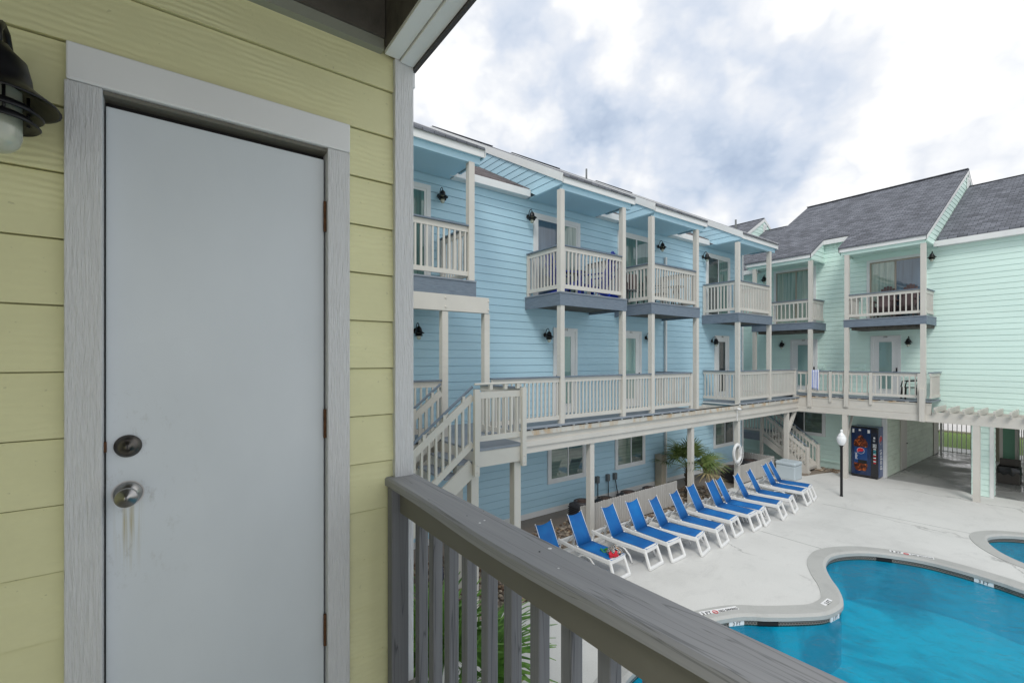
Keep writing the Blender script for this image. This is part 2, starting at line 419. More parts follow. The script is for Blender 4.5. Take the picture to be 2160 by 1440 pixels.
# ------------------------------------------------------------------ common facade pieces (local frame: u along facade = X, inward = +Y)
PITCH = .18
def siding(mb, P, z0, z1, fu0, fu1, pitch=PITCH, phase=0.0, lip=.014, mi=0, gap=.011):
    """P(a, out, z): lap boards between z0 and z1; fu0(z), fu1(z) give the ends"""
    k = math.floor((z0-phase)/pitch); z = phase+k*pitch; g = gap
    while z < z1-1e-6:
        zb_, zt = max(z+g, z0), min(z+pitch, z1)
        if zt-zb_ > .004:
            a0, a1, b0, b1 = fu0(zb_), fu1(zb_), fu0(zt), fu1(zt)
            if a1 > a0 or b1 > b0:
                lt = lip*.35
                mb.quad(P(a0, lip, zb_), P(a1, lip, zb_), P(b1, lt, zt), P(b0, lt, zt), mi)
                mb.quad(P(a0, -.012, zb_+.002), P(a1, -.012, zb_+.002), P(a1, lip, zb_), P(a0, lip, zb_), mi)
                if zb_-g > z0-.001: mb.quad(P(a0, -.012, zb_-g), P(a1, -.012, zb_-g), P(a1, -.012, zb_+.002), P(a0, -.012, zb_+.002), mi)
                mb.quad(P(b0, lt, zt), P(b1, lt, zt), P(b1, -.012, zt), P(b0, -.012, zt), mi)
        z += pitch
def front(w): return lambda a, o, z: (a, w-o, z)
def railing(mb, p0, p1, z0, h, sp=.118, white=0, grey=1, cap=True, low=.09, bt=.033, over=0.0, capw=.115):
    """greige rail with square balusters, thin grey cap board"""
    p0, p1 = Vector((*p0, 0)), Vector((*p1, 0)); d = p1-p0; ln = d.length; d.normalize()
    zt = z0+h
    def pt(a, z): q = p0+d*a; return (q.x, q.y, z)
    mb.beam(pt(0, zt-.03-.055), pt(ln, zt-.03-.055), .042, .105, white)
    mb.beam(pt(0, z0+low+.045), pt(ln, z0+low+.045), .042, .09, white)
    if cap: mb.beam(pt(-over, zt-.014), pt(ln+over, zt-.014), capw, .028, grey)
    n = max(1, round(ln/sp)); st = ln/n
    nrm = Vector((-d.y, d.x, 0))
    for k in range(n):
        a = (k+.5)*st; q = p0+d*a
        mb.beam((q.x, q.y, z0+low+.02), (q.x, q.y, zt-.05), bt, bt, white, (d.x, d.y, 0))
def post(mb, u, w, z0, z1, s=.125, mi=0): mb.box(u-s/2, u+s/2, w-s/2, w+s/2, z0, z1, mi)
def trimbox(mb, u0, u1, z0, z1, w, t=.095, proud=.045, mi=0, bottom=True):
    mb.box(u0, u0+t, w-proud, w, z0, z1, mi); mb.box(u1-t, u1, w-proud, w, z0, z1, mi)
    mb.box(u0+t, u1-t, w-proud-.003, w, z1-t, z1, mi)
    if bottom: mb.box(u0+t, u1-t, w-proud-.003, w, z0, z0+t, mi)
def window(par, u0, u1, z0, z1, w, mats, split=.5, sashm='white', name='window', t=.09, bottom=True, sill=True, sasht=.035):
    mb = MB(); trimbox(mb, u0, u1, z0, z1, w, t, bottom=bottom)
    fr = mb.build(name, M['white'], par)
    iu0, iu1, iz0, iz1 = u0+t, u1-t, z0+(t if bottom else .02), z1-t
    mid = iu0+(iu1-iu0)*split; s = MB(); k = sasht
    for a, b in ((iu0, mid+k/2), (mid-k/2+.001, iu1)):
        o = .038 if a == iu0 else .033
        s.box(a, a+k, w-o, w-.02, iz0, iz1); s.box(b-k, b, w-o, w-.02, iz0, iz1)
        s.box(a+k, b-k, w-o+.001, w-.02, iz0, iz0+k); s.box(a+k, b-k, w-o+.001, w-.02, iz1-k, iz1)
    s.build('sash', M[sashm], fr)
    for (a, b), mm in zip(((iu0+k*.5, mid), (mid, iu1-k*.5)), mats):
        MB().box(a, b, w-.027, w-.022, iz0+k*.5, iz1-k*.5).build('pane', M[mm], fr)
    return fr
def entry_door(par, u0, u1, z0, z1, w, number, glass='g_door', handle_right=True, label=None):
    mb = MB(); trimbox(mb, u0, u1, z0, z1, w, .085, .045, bottom=False)
    t = .085; a, b = u0+t, u1-t
    mb.box(a, b, w-.03, w-.002, z0+.03, z1-t)
    d = mb.build('door', M['white'], par)
    if label: d['label'] = label
    g = .12*(b-a)/.5
    MB().box(a+g, b-g, w-.036, w-.031, z0+.28, z1-t-.14).build('pane', M[glass], d)
    gb = MB(); k = .022
    gb.box(a+g-k, a+g, w-.044, w-.03, z0+.26, z1-t-.12); gb.box(b-g, b-g+k, w-.044, w-.03, z0+.26, z1-t-.12)
    gb.box(a+g, b-g, w-.0445, w-.03, z0+.26, z0+.28); gb.box(a+g, b-g, w-.0445, w-.03, z1-t-.14, z1-t-.12)
    gb.build('glazing_bead', M['white'], d)
    hx = (b-.035) if handle_right else (a+.035); dr = -1 if handle_right else 1
    hb = MB(); hb.box(hx-.02, hx+.02, w-.05, w-.03, z0+.88, z0+1.05); hb.box(min(hx, hx+dr*.09), max(hx, hx+dr*.09), w-.075, w-.06, z0+.90, z0+.92)
    hb.box(hx-.01, hx+.01, w-.07, w-.03, z0+.90, z0+.92)
    hb.build('handle', M['vgrey'] if False else M['black'], d)
    tm = text_mesh(number, .085, 'door_number', M['num'], d, frame_mat(((u0+u1)/2, w-.0505, z1-.043), (1, 0, 0), (0, 0, 1)))
    return d
def condense(u, w): pass

# wall lamp prototype: wall at y=0, lamp hangs towards -y
def make_lamp():
    r = empty('wall_lamp')
    MB().lathe([(0, -.022), (.045, -.022), (.055, -.012), (.055, 0)], (0, 0, 0), 20, 0, 'Y').build('backplate', M['black'], r, True)
    pts = [(0, -.01, .0), (0, -.03, .06), (0, -.05, .115), (0, -.085, .155), (0, -.125, .16), (0, -.155, .13), (0, -.16, .085)]
    MB().tube(pts, .009, 8).build('arm', M['black'], r, True)
    MB().lathe([(0, .092), (.022, .088), (.03, .075), (.055, .05), (.064, .01), (.066, -.012), (.082, -.028), (.118, -.055), (.122, -.062), (.114, -.060), (.076, -.034), (.055, -.02), (0, -.02)], (0, -.16, 0), 32).build('shade', M['black'], r, True)
    g = MB()
    for z, rr in ((-.078, .088), (-.105, .082)):
        g.lathe([(.048, z+.014), (rr-.02, z+.008), (rr, z-.012), (rr-.004, z-.016), (rr-.025, z), (.048, z+.006)], (0, -.16, 0), 32)
    for a in range(4):
        t = a*pi/2+.4; g.box(-.003+.057*cos(t), .003+.057*cos(t), -.16-.003+.057*sin(t), -.16+.003+.057*sin(t), -.11, -.03)
    g.build('guard_ring', M['black'], r, True)
    prof = [(.044, -.03), (.045, -.155)]+[(.045*cos(a), -.155-.045*sin(a)) for a in [k*pi/2/8 for k in range(1, 9)]]
    jb = MB(); seg = 72; i0 = 0
    for k, (rr, zz) in enumerate(prof):
        for q in range(seg):
            t = 2*pi*q/seg; r2 = rr*(1+(.025 if q % 2 else -.025)*(1 if zz > -.16 else .0)); jb.v.append((r2*cos(t), -.16+r2*sin(t), zz))
    for k in range(len(prof)-1):
        for q in range(seg):
            j = (q+1) % seg; jb.f.append((k*seg+j, k*seg+q, (k+1)*seg+q, (k+1)*seg+j)); jb.m.append(0)
    jb.build('glass_jar', M['jar'], r, True)
    return r
lamp0 = make_lamp(); lamp_used = [False]
def place_lamp(loc, rz, label, scale=1):
    o = lamp0 if not lamp_used[0] else copy_tree(lamp0)
    lamp_used[0] = True
    o.location = loc; o.rotation_euler = (0, 0, rz); o.scale = (scale,)*3
    return tag(o, label, 'wall lamp', 'black nautical wall lamps')
def blue_lamp(px, py, label): place_lamp((-9.0+.02, ub(px, 8.9), zb(px, py, 8.9)), pi/2, label)
def mint_lamp(px, py, label): place_lamp((um(px, 20.6), 20.7-.02, zm(px, py, 20.6)), 0, label)

# ================================================================== BLUE BUILDING
WB, WF, WE = 9.0, 7.75, 7.65        # wall, balcony front, eave
UEND = 17.8; USTART = -4.0
SL = .57
ZT, ZFB = H+4.17, H+4.0             # eave fascia top / bottom of the high roofs
LOWOFF = .72
ZW1, ZW2 = 2.83, 5.84               # walkway deck level, third floor level
blue = empty('blue_apartment_building', (0, 0, 0), pi/2, 'long light blue lap-sided apartment building with white-roofed balconies and grey shingle roof', 'apartment building')
highs = [(USTART+.3, 4.91), (7.07, 9.54), (10.45, 12.94), (15.14, 17.62)]
RID = 14.27
def zhigh(w): return ZT+SL*(w-WE)
wl = MB()
siding(wl, front(WB), .42, 8.47, lambda z: USTART, lambda z: UEND)
wl.box(USTART, UEND, WB+.014, WB+.1, .42, 8.47)
# far end wall towards the stairs and behind the roof gables
siding(wl, lambda a, o, z: (UEND+o, a, z), .42, 8.47, lambda z: WB, lambda z: 19.5)
wl.build('wall', M['blue'], blue)
fb = MB(); fb.box(USTART, UEND, WB-.02, WB+.1, .28, .42); fb.build('skirt_board', M['white'], blue)
cb = MB(); cb.box(UEND-.09, UEND+.03, WB-.035, WB+.09, .42, 8.6); cb.build('corner_trim', M['white'], blue)
def roof_slab(name, u0, u1, we, zt, ridge, mat, par, rear=True, thick=.05):
    """front slope from the eave (we, zt) up to the ridge, and its mirror behind"""
    mb = MB(); zr = zt+SL*(ridge-we); ln = sqrt(1+SL*SL)*(ridge-we); e = .018
    w0 = we-.06; z0 = zt-SL*.06
    mb.quad((u0-e, w0, z0+thick), (u1+e, w0, z0+thick), (u1+e, ridge, zr+thick), (u0-e, ridge, zr+thick), 0, [(u0, 0), (u1, 0), (u1, ln), (u0, ln)])
    w2 = 2*ridge-w0
    mb.quad((u1+e, w2, z0+thick), (u0-e, w2, z0+thick), (u0-e, ridge, zr+thick), (u1+e, ridge, zr+thick), 0, [(u1, 0), (u0, 0), (u0, ln), (u1, ln)])
    # edges and underside
    for u in (u0-e, u1+e):
        mb.quad((u, w0, z0), (u, w0, z0+thick), (u, ridge, zr+thick), (u, ridge, zr), 0, [(0, 0), (0, .05), (ln, .05), (ln, 0)])
        mb.quad((u, w2, z0), (u, w2, z0+thick), (u, ridge, zr+thick), (u, ridge, zr), 0, [(0, 0), (0, .05), (ln, .05), (ln, 0)])
    mb.quad((u0-e, w0, z0), (u1+e, w0, z0), (u1+e, w0, z0+thick), (u0-e, w0, z0+thick), 0, [(u0, 0), (u1, 0), (u1, .05), (u0, .05)])
    mb.quad((u0-e, w0, z0), (u1+e, w0, z0), (u1+e, ridge, zr), (u0-e, ridge, zr), 0)
    # ridge cap
    mb.beam((u0-e, ridge, zr+thick), (u1+e, ridge, zr+thick), .16, .012, 0)
    return mb.build(name, mat, par)
def cheek(par, u, sgn, w0, ridge, zlo, zhi, matn, name='gable_wall', drop=.20):
    """vertical sided band between a low roof and the higher roof beside it, facing sgn*u"""
    mb = MB()
    P = lambda a, o, z: (u+sgn*o, a, z)
    siding(mb, P, zhi(w0)-drop, zhi(ridge), lambda z: max(w0, w0+(z-zhi(w0))/SL), lambda z: min(ridge+.001, max(w0, w0+(z-zlo(w0))/SL)))
    # rear half (mirrored)
    P2 = lambda a, o, z: (u+sgn*o, 2*ridge-a, z)
    siding(mb, P2, zhi(w0)-drop, zhi(ridge), lambda z: max(w0, w0+(z-zhi(w0))/SL), lambda z: min(ridge+.001, max(w0, w0+(z-zlo(w0))/SL)))
    return mb.build(name, M[matn], par, recalc=False)
def rake(mb, u, w0, z0, ridge, hgt=.17, t=.03, mi=0):
    zr = z0+SL*(ridge-w0)
    for (wa, wb_) in ((w0, ridge), (2*ridge-w0, ridge)):
        n = len(mb.v)
        for uu in (u-t/2, u+t/2): mb.v += [(uu, wa, z0-hgt), (uu, wb_, zr-hgt), (uu, wb_, zr), (uu, wa, z0)]
        for f in ((0, 1, 2, 3), (7, 6, 5, 4), (0, 4, 5, 1), (1, 5, 6, 2), (2, 6, 7, 3), (3, 7, 4, 0)): mb.f.append(tuple(n+k for k in f)); mb.m.append(mi)
fas = MB(); rk = MB()
for i, (a, b) in enumerate(highs):
    roof_slab('roof', a, b, WE, ZT, RID, M['roof'], blue)
    fas.box(a-.03, b+.03, WE-.03, WE, ZFB, ZT)
    zlo = lambda w: ZT-LOWOFF+SL*(w-WE)
    for u, sgn in ((a, -1), (b, 1)):
        cheek(blue, u, sgn, WE, RID, lambda w: ZT-.17-(.0 if w < WB else .0)+0 if False else max(ZFB, zlo(w)) if False else zlo(w), lambda w: ZT+SL*(w-WE), 'blue')
        rake(fas, u+sgn*.035, WE-.03, ZT+.045, RID, .20)
fas.build('fascia', M['white'], blue)
for a, b in ((4.91, 7.07), (9.54, 10.45), (12.94, 15.14)):
    wl_ = WB-.12
    r = roof_slab('roof', a+.06, b-.06, wl_, ZT-LOWOFF+SL*(wl_-WE)+.05, RID, M['roofbrown'], blue); r['label'] = 'lower brownish roof section set back behind the balcony roofs'
    zt = ZT-LOWOFF+SL*(wl_-WE)+.05
    MB().box(a-.12 if a < 9 or a > 12 else a, b-.04, wl_-.1, wl_-.07, zt-.2, zt-.03).box(a, b-.04, wl_-.07, WB, zt-.2, zt-.17).build('low_fascia', M['white'], blue)
# vent pipes and roof vents
for px, u, w in ((1237, 0, 12.3), (1552, 0, 9.3)):
    u = ub(px, w); MB().tube([(u, w, zhigh(w)-.2), (u, w, zhigh(w)+.42)], .035, 10).build('vent_pipe', M['utilgrey'], blue, True)
# balconies
def blue_balcony(p0, p1, side0=True, side1=True, name='balcony', ceil=(0, 0), lowposts=True, inner_rail=True):
    u0, u1 = p0, p1; s = .06
    z1, zb0 = ZW2, ZW2-.31
    mb = MB(); a, b = u0-.09, u1+.09
    mb.box(a, b, WF-.09, WB-.02, z1-.03, z1, 1)
    mb.box(a, b, WF-.075, WF-.045, zb0, z1-.032, 0)
    mb.box(a+.012, a+.04, WF-.045, WB-.02, zb0, z1-.032, 0); mb.box(b-.04, b-.012, WF-.045, WB-.02, zb0, z1-.032, 0)
    mb.box(a+.05, b-.05, WF-.03, WB-.02, zb0+.06, zb0+.09, 2)
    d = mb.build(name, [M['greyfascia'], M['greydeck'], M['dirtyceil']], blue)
    for u, sd in ((u0, side0), (u1, side1)):
        p = MB(); post(p, u, WF, z1, ZFB-.12); p.build('post', M['taupe'], d)
    r = MB(); railing(r, (u0+.06, WF), (u1-.06, WF), z1, 1.09); r.build('railing', [M['taupe'], M['greyfascia']], d)
    for u, sd in ((u0, side0), (u1, side1)):
        if sd:
            r = MB(); railing(r, (u, WF+.06), (u, WB-.04), z1, 1.09); post(r, u, WB-.06, z1, z1+1.05, .07); r.build('railing', [M['taupe'], M['greyfascia']], d)
    return d
balc = [(ub(840, WF)-1.2, ub(992, WF)), (ub(1183, WF), ub(1313, WF)), (ub(1374, WF), ub(1468, WF)), (ub(1556, WF), ub(1622, WF))]
for i, (a, b) in enumerate(balc):
    d = blue_balcony(a, b)
    ra, rb = highs[i]
    c = MB(); c.box(ra+.03, rb-.03, WE+.002, WB-.02, ZFB+.005, ZFB+.03)
    c.box(ra+.03, rb-.03, WF-.05, WF+.05, ZFB-.13, ZFB+.004)
    c.build('ceiling', M['blue'], d)
# beam on paired posts below the nearest balcony
# sliding doors on third floor
def slider(par, u0, u1, z0, z1, w, mats, sashm='white'): return window(par, u0, u1, z0, z1, w, mats, .5, sashm, 'sliding_door', .1, False, False, .05)
zd = zb(1125, 449, WB)
slider(blue, ub(800, WB), ub(907, WB), ZW2, zb(900, 391, WB), WB, ('g_teal', 'g_teal'))
slider(blue, ub(1124, WB), ub(1222, WB), ZW2, zd, WB, ('g_navy', 'g_pale'))
slider(blue, ub(1302, WB), ub(1377, WB), ZW2, zb(1320, 491, WB), WB, ('g_teal', 'g_teal'))
slider(blue, ub(1488, WB), ub(1538, WB), ZW2, zb(1500, 536, WB), WB, ('g_dark', 'g_teal'))
entry_door(blue, ub(1166, WB), ub(1216, WB), ZW1, zb(1190, 692, WB), WB, '212', 'g_door', False)
entry_door(blue, ub(1304, WB), ub(1351.5, WB), ZW1, zb(1330, 698, WB), WB, '211', 'g_door', True)
entry_door(blue, ub(1506, WB), ub(1536, WB), ZW1, zb(1520, 708, WB), WB, '210', 'g_dark', True, 'white entry door with a dark opening beside it')
zwb = zb(1154, 1021, WB)
for a, b in ((1154, 1234), (1296, 1359), (1504, 1548)):
    window(blue, ub(a, WB), ub(b, WB), zwb, 2.5, WB, ('g_blind2' if a < 1400 else 'g_blind', 'g_blind' if a < 1400 else 'g_dark'), .52)
for px in (1404,):
    u = ub(px, WB-.05); MB().box(u-.04, u+.04, WB-.085, WB-.022, .3, 7.6).build('downspout', M['white'], blue, bevel=.006)

blue_lamp(930, 412, 'black lamp on blue siding beside the leftmost third-floor glass door')
blue_lamp(1118, 456, 'black lamp left of the glass door behind the blue chairs')
blue_lamp(1393, 519, 'black lamp beside the white downspout on the third floor')
blue_lamp(1487, 541, 'black lamp left of the farthest blue third-floor glass door')
blue_lamp(880, 697, 'black lamp on blue siding at the left under the plank beam')
blue_lamp(1154, 706, 'black lamp left of entry door 212')
blue_lamp(1367, 712, 'black lamp right of entry door 211')
blue_lamp(1506, 719, 'black lamp left of entry door 210')

# ------------------------------------------------------------------ walkway along the blue building
walk = empty('elevated_walkway', (0, 0, 0), pi/2, 'greige second-floor walkway with baluster railing along the blue building', 'walkway')
ZD = ZW1
UA1, UB0, UC = 12.3, 15.0, 19.45
dk = MB()
dk.box(USTART, UA1, WF-.16, WB-.03, ZD-.03, ZD); dk.box(UB0, UC+1.2, WF-.16, WB-.03, ZD-.03, ZD)
dk.build('deck', M['greydeck'], walk)
jo = MB(); u = -1.0
while u < UC:
    if not (UA1+.1 < u < UB0-.1): jo.box(u-.03, u+.03, WF-.12, WB-.05, ZD-.062, ZD-.032)
    u += .42
jo.box(USTART, UC, WF-.09, WF-.06, ZD-.062, ZD-.032, 1)
jo.build('joist', [M['white'], M['blackrough']], walk)
bm_ = MB()
bm_.box(USTART, UC+.03, WF-.135, WF+.05, ZD-.17, ZD-.063, 1)
bm_.box(USTART, UC, WF-.085, WF+.03, ZD-.29, ZD-.171)
bm_.box(USTART, UC, WF-.125, WF+.04, ZD-.40, ZD-.291)
bm_.box(USTART, UC, WF-.095, WF+.03, ZD-.55, ZD-.401)
bm_.box(UA1, UB0, WB-.2, WB-.03, ZD-.35, ZD-.17)
for uu in (UA1+.05, UB0-.05): bm_.box(uu-.04, uu+.04, WF+.04, WB-.03, ZD-.35, ZD-.13)
bm_.build('beam', [M['taupe'], M['taupestain']], walk)
def rpart(par, p0, p1, z0, h, **k):
    r = MB(); railing(r, p0, p1, z0, h, **k); return r.build('railing', [M['taupe'], M['greyfascia']], par)
ups = [ub(936, WF), ub(1024, WF), ub(1183, WF), ub(1313, WF), ub(1374, WF), ub(1468, WF), ub(1556, WF), ub(1622, WF)]
HR = 1.08
rpart(walk, (USTART+3, WF), (ups[0]-.06, WF), ZD, HR)
rpart(walk, (ub(1036, WF), WF), (ups[2]-.06, WF), ZD, HR)
rpart(walk, (ups[2]+.06, WF), (ups[3]-.06, WF), ZD, HR)
rpart(walk, (ups[3]+.06, WF), (ups[4]-.06, WF), ZD, HR)
rpart(walk, (ups[4]+.06, WF), (UA1, WF), ZD, HR)
rpart(walk, (UA1, WF+.06), (UA1, WB-.05), ZD, HR)
rpart(walk, (UB0, WF+.06), (UB0, WB-.05), ZD, HR)
rpart(walk, (ups[6]+.06, WF), (ups[7]-.06, WF), ZD, HR)
rpart(walk, (ups[7]+.06, WF), (UC-.1, WF), ZD, HR)
for i, u in enumerate(ups):
    p = MB(); top = ZW2-.31 if i > 1 else ZW2-.31-.32
    post(p, u, WF-.0, ZD-.13 if i > 4 else ZD-.02, top, .125); p.build('post', M['taupe'], walk)
p = MB(); p.box(UC-.16, UC-.06, WF-.05, WF+.05, ZD-.02, ZD+HR+.02); p.build('post', M['taupe'], walk)
p = MB(); p.box(UA1-.04, UA1+.04, WF-.04, WF+.04, ZD-.02, ZD+HR-.03); p.build('post', M['taupe'], walk)
# big plank beam under the nearest balcony with bolt heads
pb = MB(); zt_ = ZW2-.312
pb.box(USTART+1, ub(1033, WF-.1), WF-.075, WF-.03, zt_-.31, zt_); pb.box(USTART+1, ub(1033, WF-.1), WF+.03, WF+.07, zt_-.31, zt_)
for px in (936, 1026):
    u = ub(px, WF)
    for z in (zt_-.07, zt_-.24): pb.lathe([(0, WF-.092), (.017, WF-.088), (.02, WF-.075)], (u, 0, z), 12, 0, 'Y')
pb.build('plank_beam', M['taupe'], walk)
for px in (1245, 1457, 1555, 1659):
    u = ub(px, WF); p = MB(); post(p, u, WF, 0, ZD-.551, .14); p.build('post', M['taupe'], walk)
for u in (-1.5, 1.2): p = MB(); post(p, u, WF, 0, ZD-.551, .14); p.build('post', M['taupe'], walk)
u = ub(1659, WF); MB().beam((u+.1, WF, 1.52), (u+.75, WF, 2.3), .09, .13).build('knee_brace', M['taupe'], walk)

# ------------------------------------------------------------------ near staircase with landing (descends towards -y)
WL = 6.32
st = empty('staircase', (0, 0, 0), pi/2, 'open greige staircase dropping from the corner landing at the left', 'staircase')
ul, ur = ub(1002, WL), ub(1101, WL)
ld = MB(); ld.box(ul-.02, ur+.02, WL-.03, WF-.13, ZD-.035, ZD)
ld.build('landing', M['greydeck'], st)
ld = MB(); ld.box(ul-.02, ur+.02, WL-.02, WL+.02, ZD-.30, ZD-.04); ld.box(ur-.02, ur+.02, WL+.021, WF-.13, ZD-.30, ZD-.04); ld.box(ul-.02, ul+.02, WL+.021, WF-.13, ZD-.30, ZD-.04)
ld.build('landing_fascia', M['taupe'], st)
for u, w, z0 in ((ul-.01, WL-.03, ZD-.42), (ur-.01, WL-.03, ZD-.38)):
    p = MB(); p.box(u-.045, u+.045, w-.06, w+.0, z0, ZD+.98)
    for z in (z0+.06, z0+.18): p.lathe([(0, w-.072), (.012, w-.069), (.015, w-.06)], (u, 0, z), 10, 0, 'Y')
    p.build('newel', M['taupe'], st)
for u, w in ((ul+.02, WL+.1), (ur-.08, WL+.09), (ul+.35, WF-.25)):
    p = MB(); post(p, u, w, 0, ZD-.30 if w < 7 else ZD-.05, .14); p.build('support_post', M['taupe'], st)
rpart(st, (ul+.03, WL), (ur-.05, WL), ZD+.0, .96, over=.04, low=.12, cap=False)
rpart(st, (ur, WL+.05), (ur, WF-.1), ZD, .98)
p = MB(); p.tube([(ul-.02, WL-.02, ZD+1.06), (ur+.06, WL-.02, ZD+1.06)], .018, 8)
for u in (ul+.3, ul+.6, ur-.1): p.box(u-.03, u+.03, WL-.03, WL+.02, ZD+.96, ZD+1.06)
p.build('handrail', M['taupe'], st)
def stair_rail(st, p_top, p_bot, h, sp=.12, low=.12):
    """railing following the flight; p = (u, w, z of nosing)"""
    a, b = Vector(p_top), Vector(p_bot); up = Vector((0, 0, 1))
    mb = MB(); mb.beam(a+up*(h-.1), b+up*(h-.1), .04, .11); mb.beam(a+up*low, b+up*low, .04, .1)
    n = round(abs((b-a).length)/sp/1.25)
    for k in range(n):
        q = a.lerp(b, (k+.5)/n); mb.beam(q+up*low, q+up*(h-.08), .036, .036, 0, (1, 0, 0))
    mb.build('railing', M['taupe'], st)
    hb = MB(); hb.tube([a+up*(h+.06), b+up*(h+.06)], .022, 8)
    n = max(2, round((b-a).length/.45))
    for k in range(n): q = a.lerp(b, (k+.5)/n); hb.beam(q+up*(h-.05), q+up*(h+.05), .05, .05, 1)
    hb.build('handrail', [M['greyfascia'], M['taupe']], st)
drop = .79; zb_ = 0.0; ub_ = ul-(ZD-.15)/drop
for w in (WL-.0, WF-.33):
    stair_rail(st, (ul-.05, w, ZD-.02), (ub_+.25, w, ZD-.02-drop*(ul-.05-ub_-.25)), .98)
    s_ = MB(); s_.beam((ul-.02, w+.03, ZD-.28), (ub_-.05, w+.03, -.0+.02), .045, .26, 0); s_.build('stringer', M['taupe'], st)
nst = 14
for k in range(1, nst):
    z = ZD*(1-k/nst); u1 = ul-(k-1)*(ul-ub_)/nst-.0
    t_ = MB(); t_.box(u1-(ul-ub_)/nst-.03, u1-.0, WL+.06, WF-.36, z-.035, z); t_.build('tread', M['greydeck'], st)
for w in (WL, WF-.33):
    p = MB(); p.box(ub_+.2, ub_+.29, w-.045, w+.045, 0, 1.1); p.build('newel', M['taupe'], st)

# ------------------------------------------------------------------ far staircase between the buildings (local = world axes)
fs = empty('staircase', (0, 0, 0), 0, 'far greige staircase climbing left beside the grey storage box', 'staircase')
y0, y1 = 19.15, 20.15; sx = -7.25; nl = 7; zl = 1.27; run = zl/.78
for y in (y0, y1):
    s_ = MB(); s_.beam((sx+.08, y, -.06+.02), (sx-run, y, zl-.16), .045, .24); s_.build('stringer', M['taupe'], fs)
for k in range(nl):
    z = zl*(k+1)/nl; xx = sx-run*k/nl
    MB().box(xx-run/nl-.03, xx, y0+.03, y1-.03, z-.04, z).box(xx-.03, xx-.015, y0+.03, y1-.03, z-.11, z-.04).build('tread', M['taupe'], fs)
MB().box(sx-run-1.1, sx-run, y0, y1+.4, zl-.04, zl).box(sx-run-1.1, sx-run, y0-.02, y0+.02, zl-.28, zl-.041).build('landing', M['greydeck'], fs)
# upper part of the flight up to the walkway
xt = sx-run; nu = 8
for k in range(1):
    pass
for y in (y0, y1):
    stair_rail(fs, (sx-run, y, zl), (sx+.02, y, .03), .92)
    p = MB(); p.box(sx-.0, sx+.08, y-.04, y+.04, 0, .98); p.build('newel', M['taupe'], fs)
rr = MB(); railing(rr, (sx-run-1.05, y0), (sx-run, y0), zl, .92); rr.build('railing', [M['taupe'], M['greyfascia']], fs)
for x in (sx-run-1.05, sx-run-.02):
    p = MB(); p.box(x-.05, x+.05, y0-.05, y0+.05, 0, zl+.95); p.build('support_post', M['taupe'], fs)
# ================================================================== MINT BUILDING
mint = empty('mint_apartment_building', (0, 0, 0), 0, 'pale mint green lap-sided apartment building with steep grey shingle roof at the right', 'apartment building')
YM, YF, YE, YR = 20.7, 19.45, 19.35, 25.6
XL, XR = -19.0, 6.0; XP = -5.27
ZMT, ZMB = H+4.0, H+3.84
LOWM = .70
ZM2 = H+1.41                        # third floor level
ZMD = H-1.36                        # mint walkway deck
w_ = MB()
siding(w_, front(YM), 2.3, 8.34, lambda z: XL, lambda z: XR); siding(w_, front(YM), 8.34, 8.96, lambda z: -7.2, lambda z: -6.25)
siding(w_, front(YM), .0, 2.3, lambda z: XL, lambda z: XP)
w_.box(XL, XR, YM+.014, YM+.1, 2.3, 8.34); w_.box(-7.2, -6.25, YM+.014, YM+.1, 8.34, 8.96); w_.box(XL, XP-.1, YM+.014, YM+.1, .0, 2.3)
w_.build('wall', M['mint'], mint)
sw = MB(); siding(sw, lambda a, o, z: (XP+o, a, z), 0, 2.35, lambda z: YM, lambda z: 28.4)
sw.box(XP-.1, XP-.014, YM, 28.4, 0, 2.35); o = sw.build('side_wall', M['mintdirty'], mint); o['label'] = 'mildew-stained passage wall'
ct = MB(); ct.box(XP-.10, XP+.035, YM-.035, YM+.09, 0, 2.32); ct.build('corner_trim', M['white'], mint)
for px, wd in ((1904, .78), (1972, .75)):
    x, y, z = ray(px); yy = XP*y/x
    dd = MB(); dd.box(XP+.02, XP+.045, yy-wd/2, yy+wd/2, .02, 2.2); dd.build('storage_door', M['taupe'], mint)
    MB().lathe([(0, .05), (.02, .045), (.025, .03), (.012, .02), (.012, 0)], (XP+.045, yy+wd/2-.1, 1.0), 12, 0, 'X').build('knob', M['black'], mint)
MB().box(XP-.0, XR, YM+.1, 30.0, 2.36, 2.5).build('passage_ceiling', M['white'], mint)
MB().box(XL, XP-.1, YM-.045, YM, .25, .31).build('skirt_board', M['mint'], mint)
# roofs
def mroof(a, b, ye, zt, mat, lbl=None):
    r = roof_slab('roof', a, b, ye, zt, YR, M[mat], mint)
    if lbl: r['label'] = lbl
    return r
ZH_cut = ZMT+SL*(20.55-YE)
fm = MB()
XH0, XH1 = -9.6, -3.9
# high roof: two balcony extensions joined by a cut-back eave
mb = MB(); ln = lambda y: (y-YE)*sqrt(1+SL*SL); zr = ZMT+SL*(YR-YE); T = .05
def hz(y): return ZMT+SL*(y-YE)+T
def rq(a, b, ya, yb): mb.quad((a, ya, hz(ya)), (b, ya, hz(ya)), (b, yb, hz(yb)), (a, yb, hz(yb)), 0, [(a, ln(ya)), (b, ln(ya)), (b, ln(yb)), (a, ln(yb))])
x1, x2 = -7.2, -6.25; yc = 20.5
rq(XH0-.05, x1+.04, YE-.06, yc); rq(x2-.04, XH1+.05, YE-.06, yc); rq(XH0-.05, XH1+.05, yc, YR)
mb.quad((XH1+.05, 2*YR-YE, ZMT+T), (XH0-.05, 2*YR-YE, ZMT+T), (XH0-.05, YR, hz(YR)), (XH1+.05, YR, hz(YR)), 0, [(0, 0), (5.7, 0), (5.7, 7), (0, 7)])
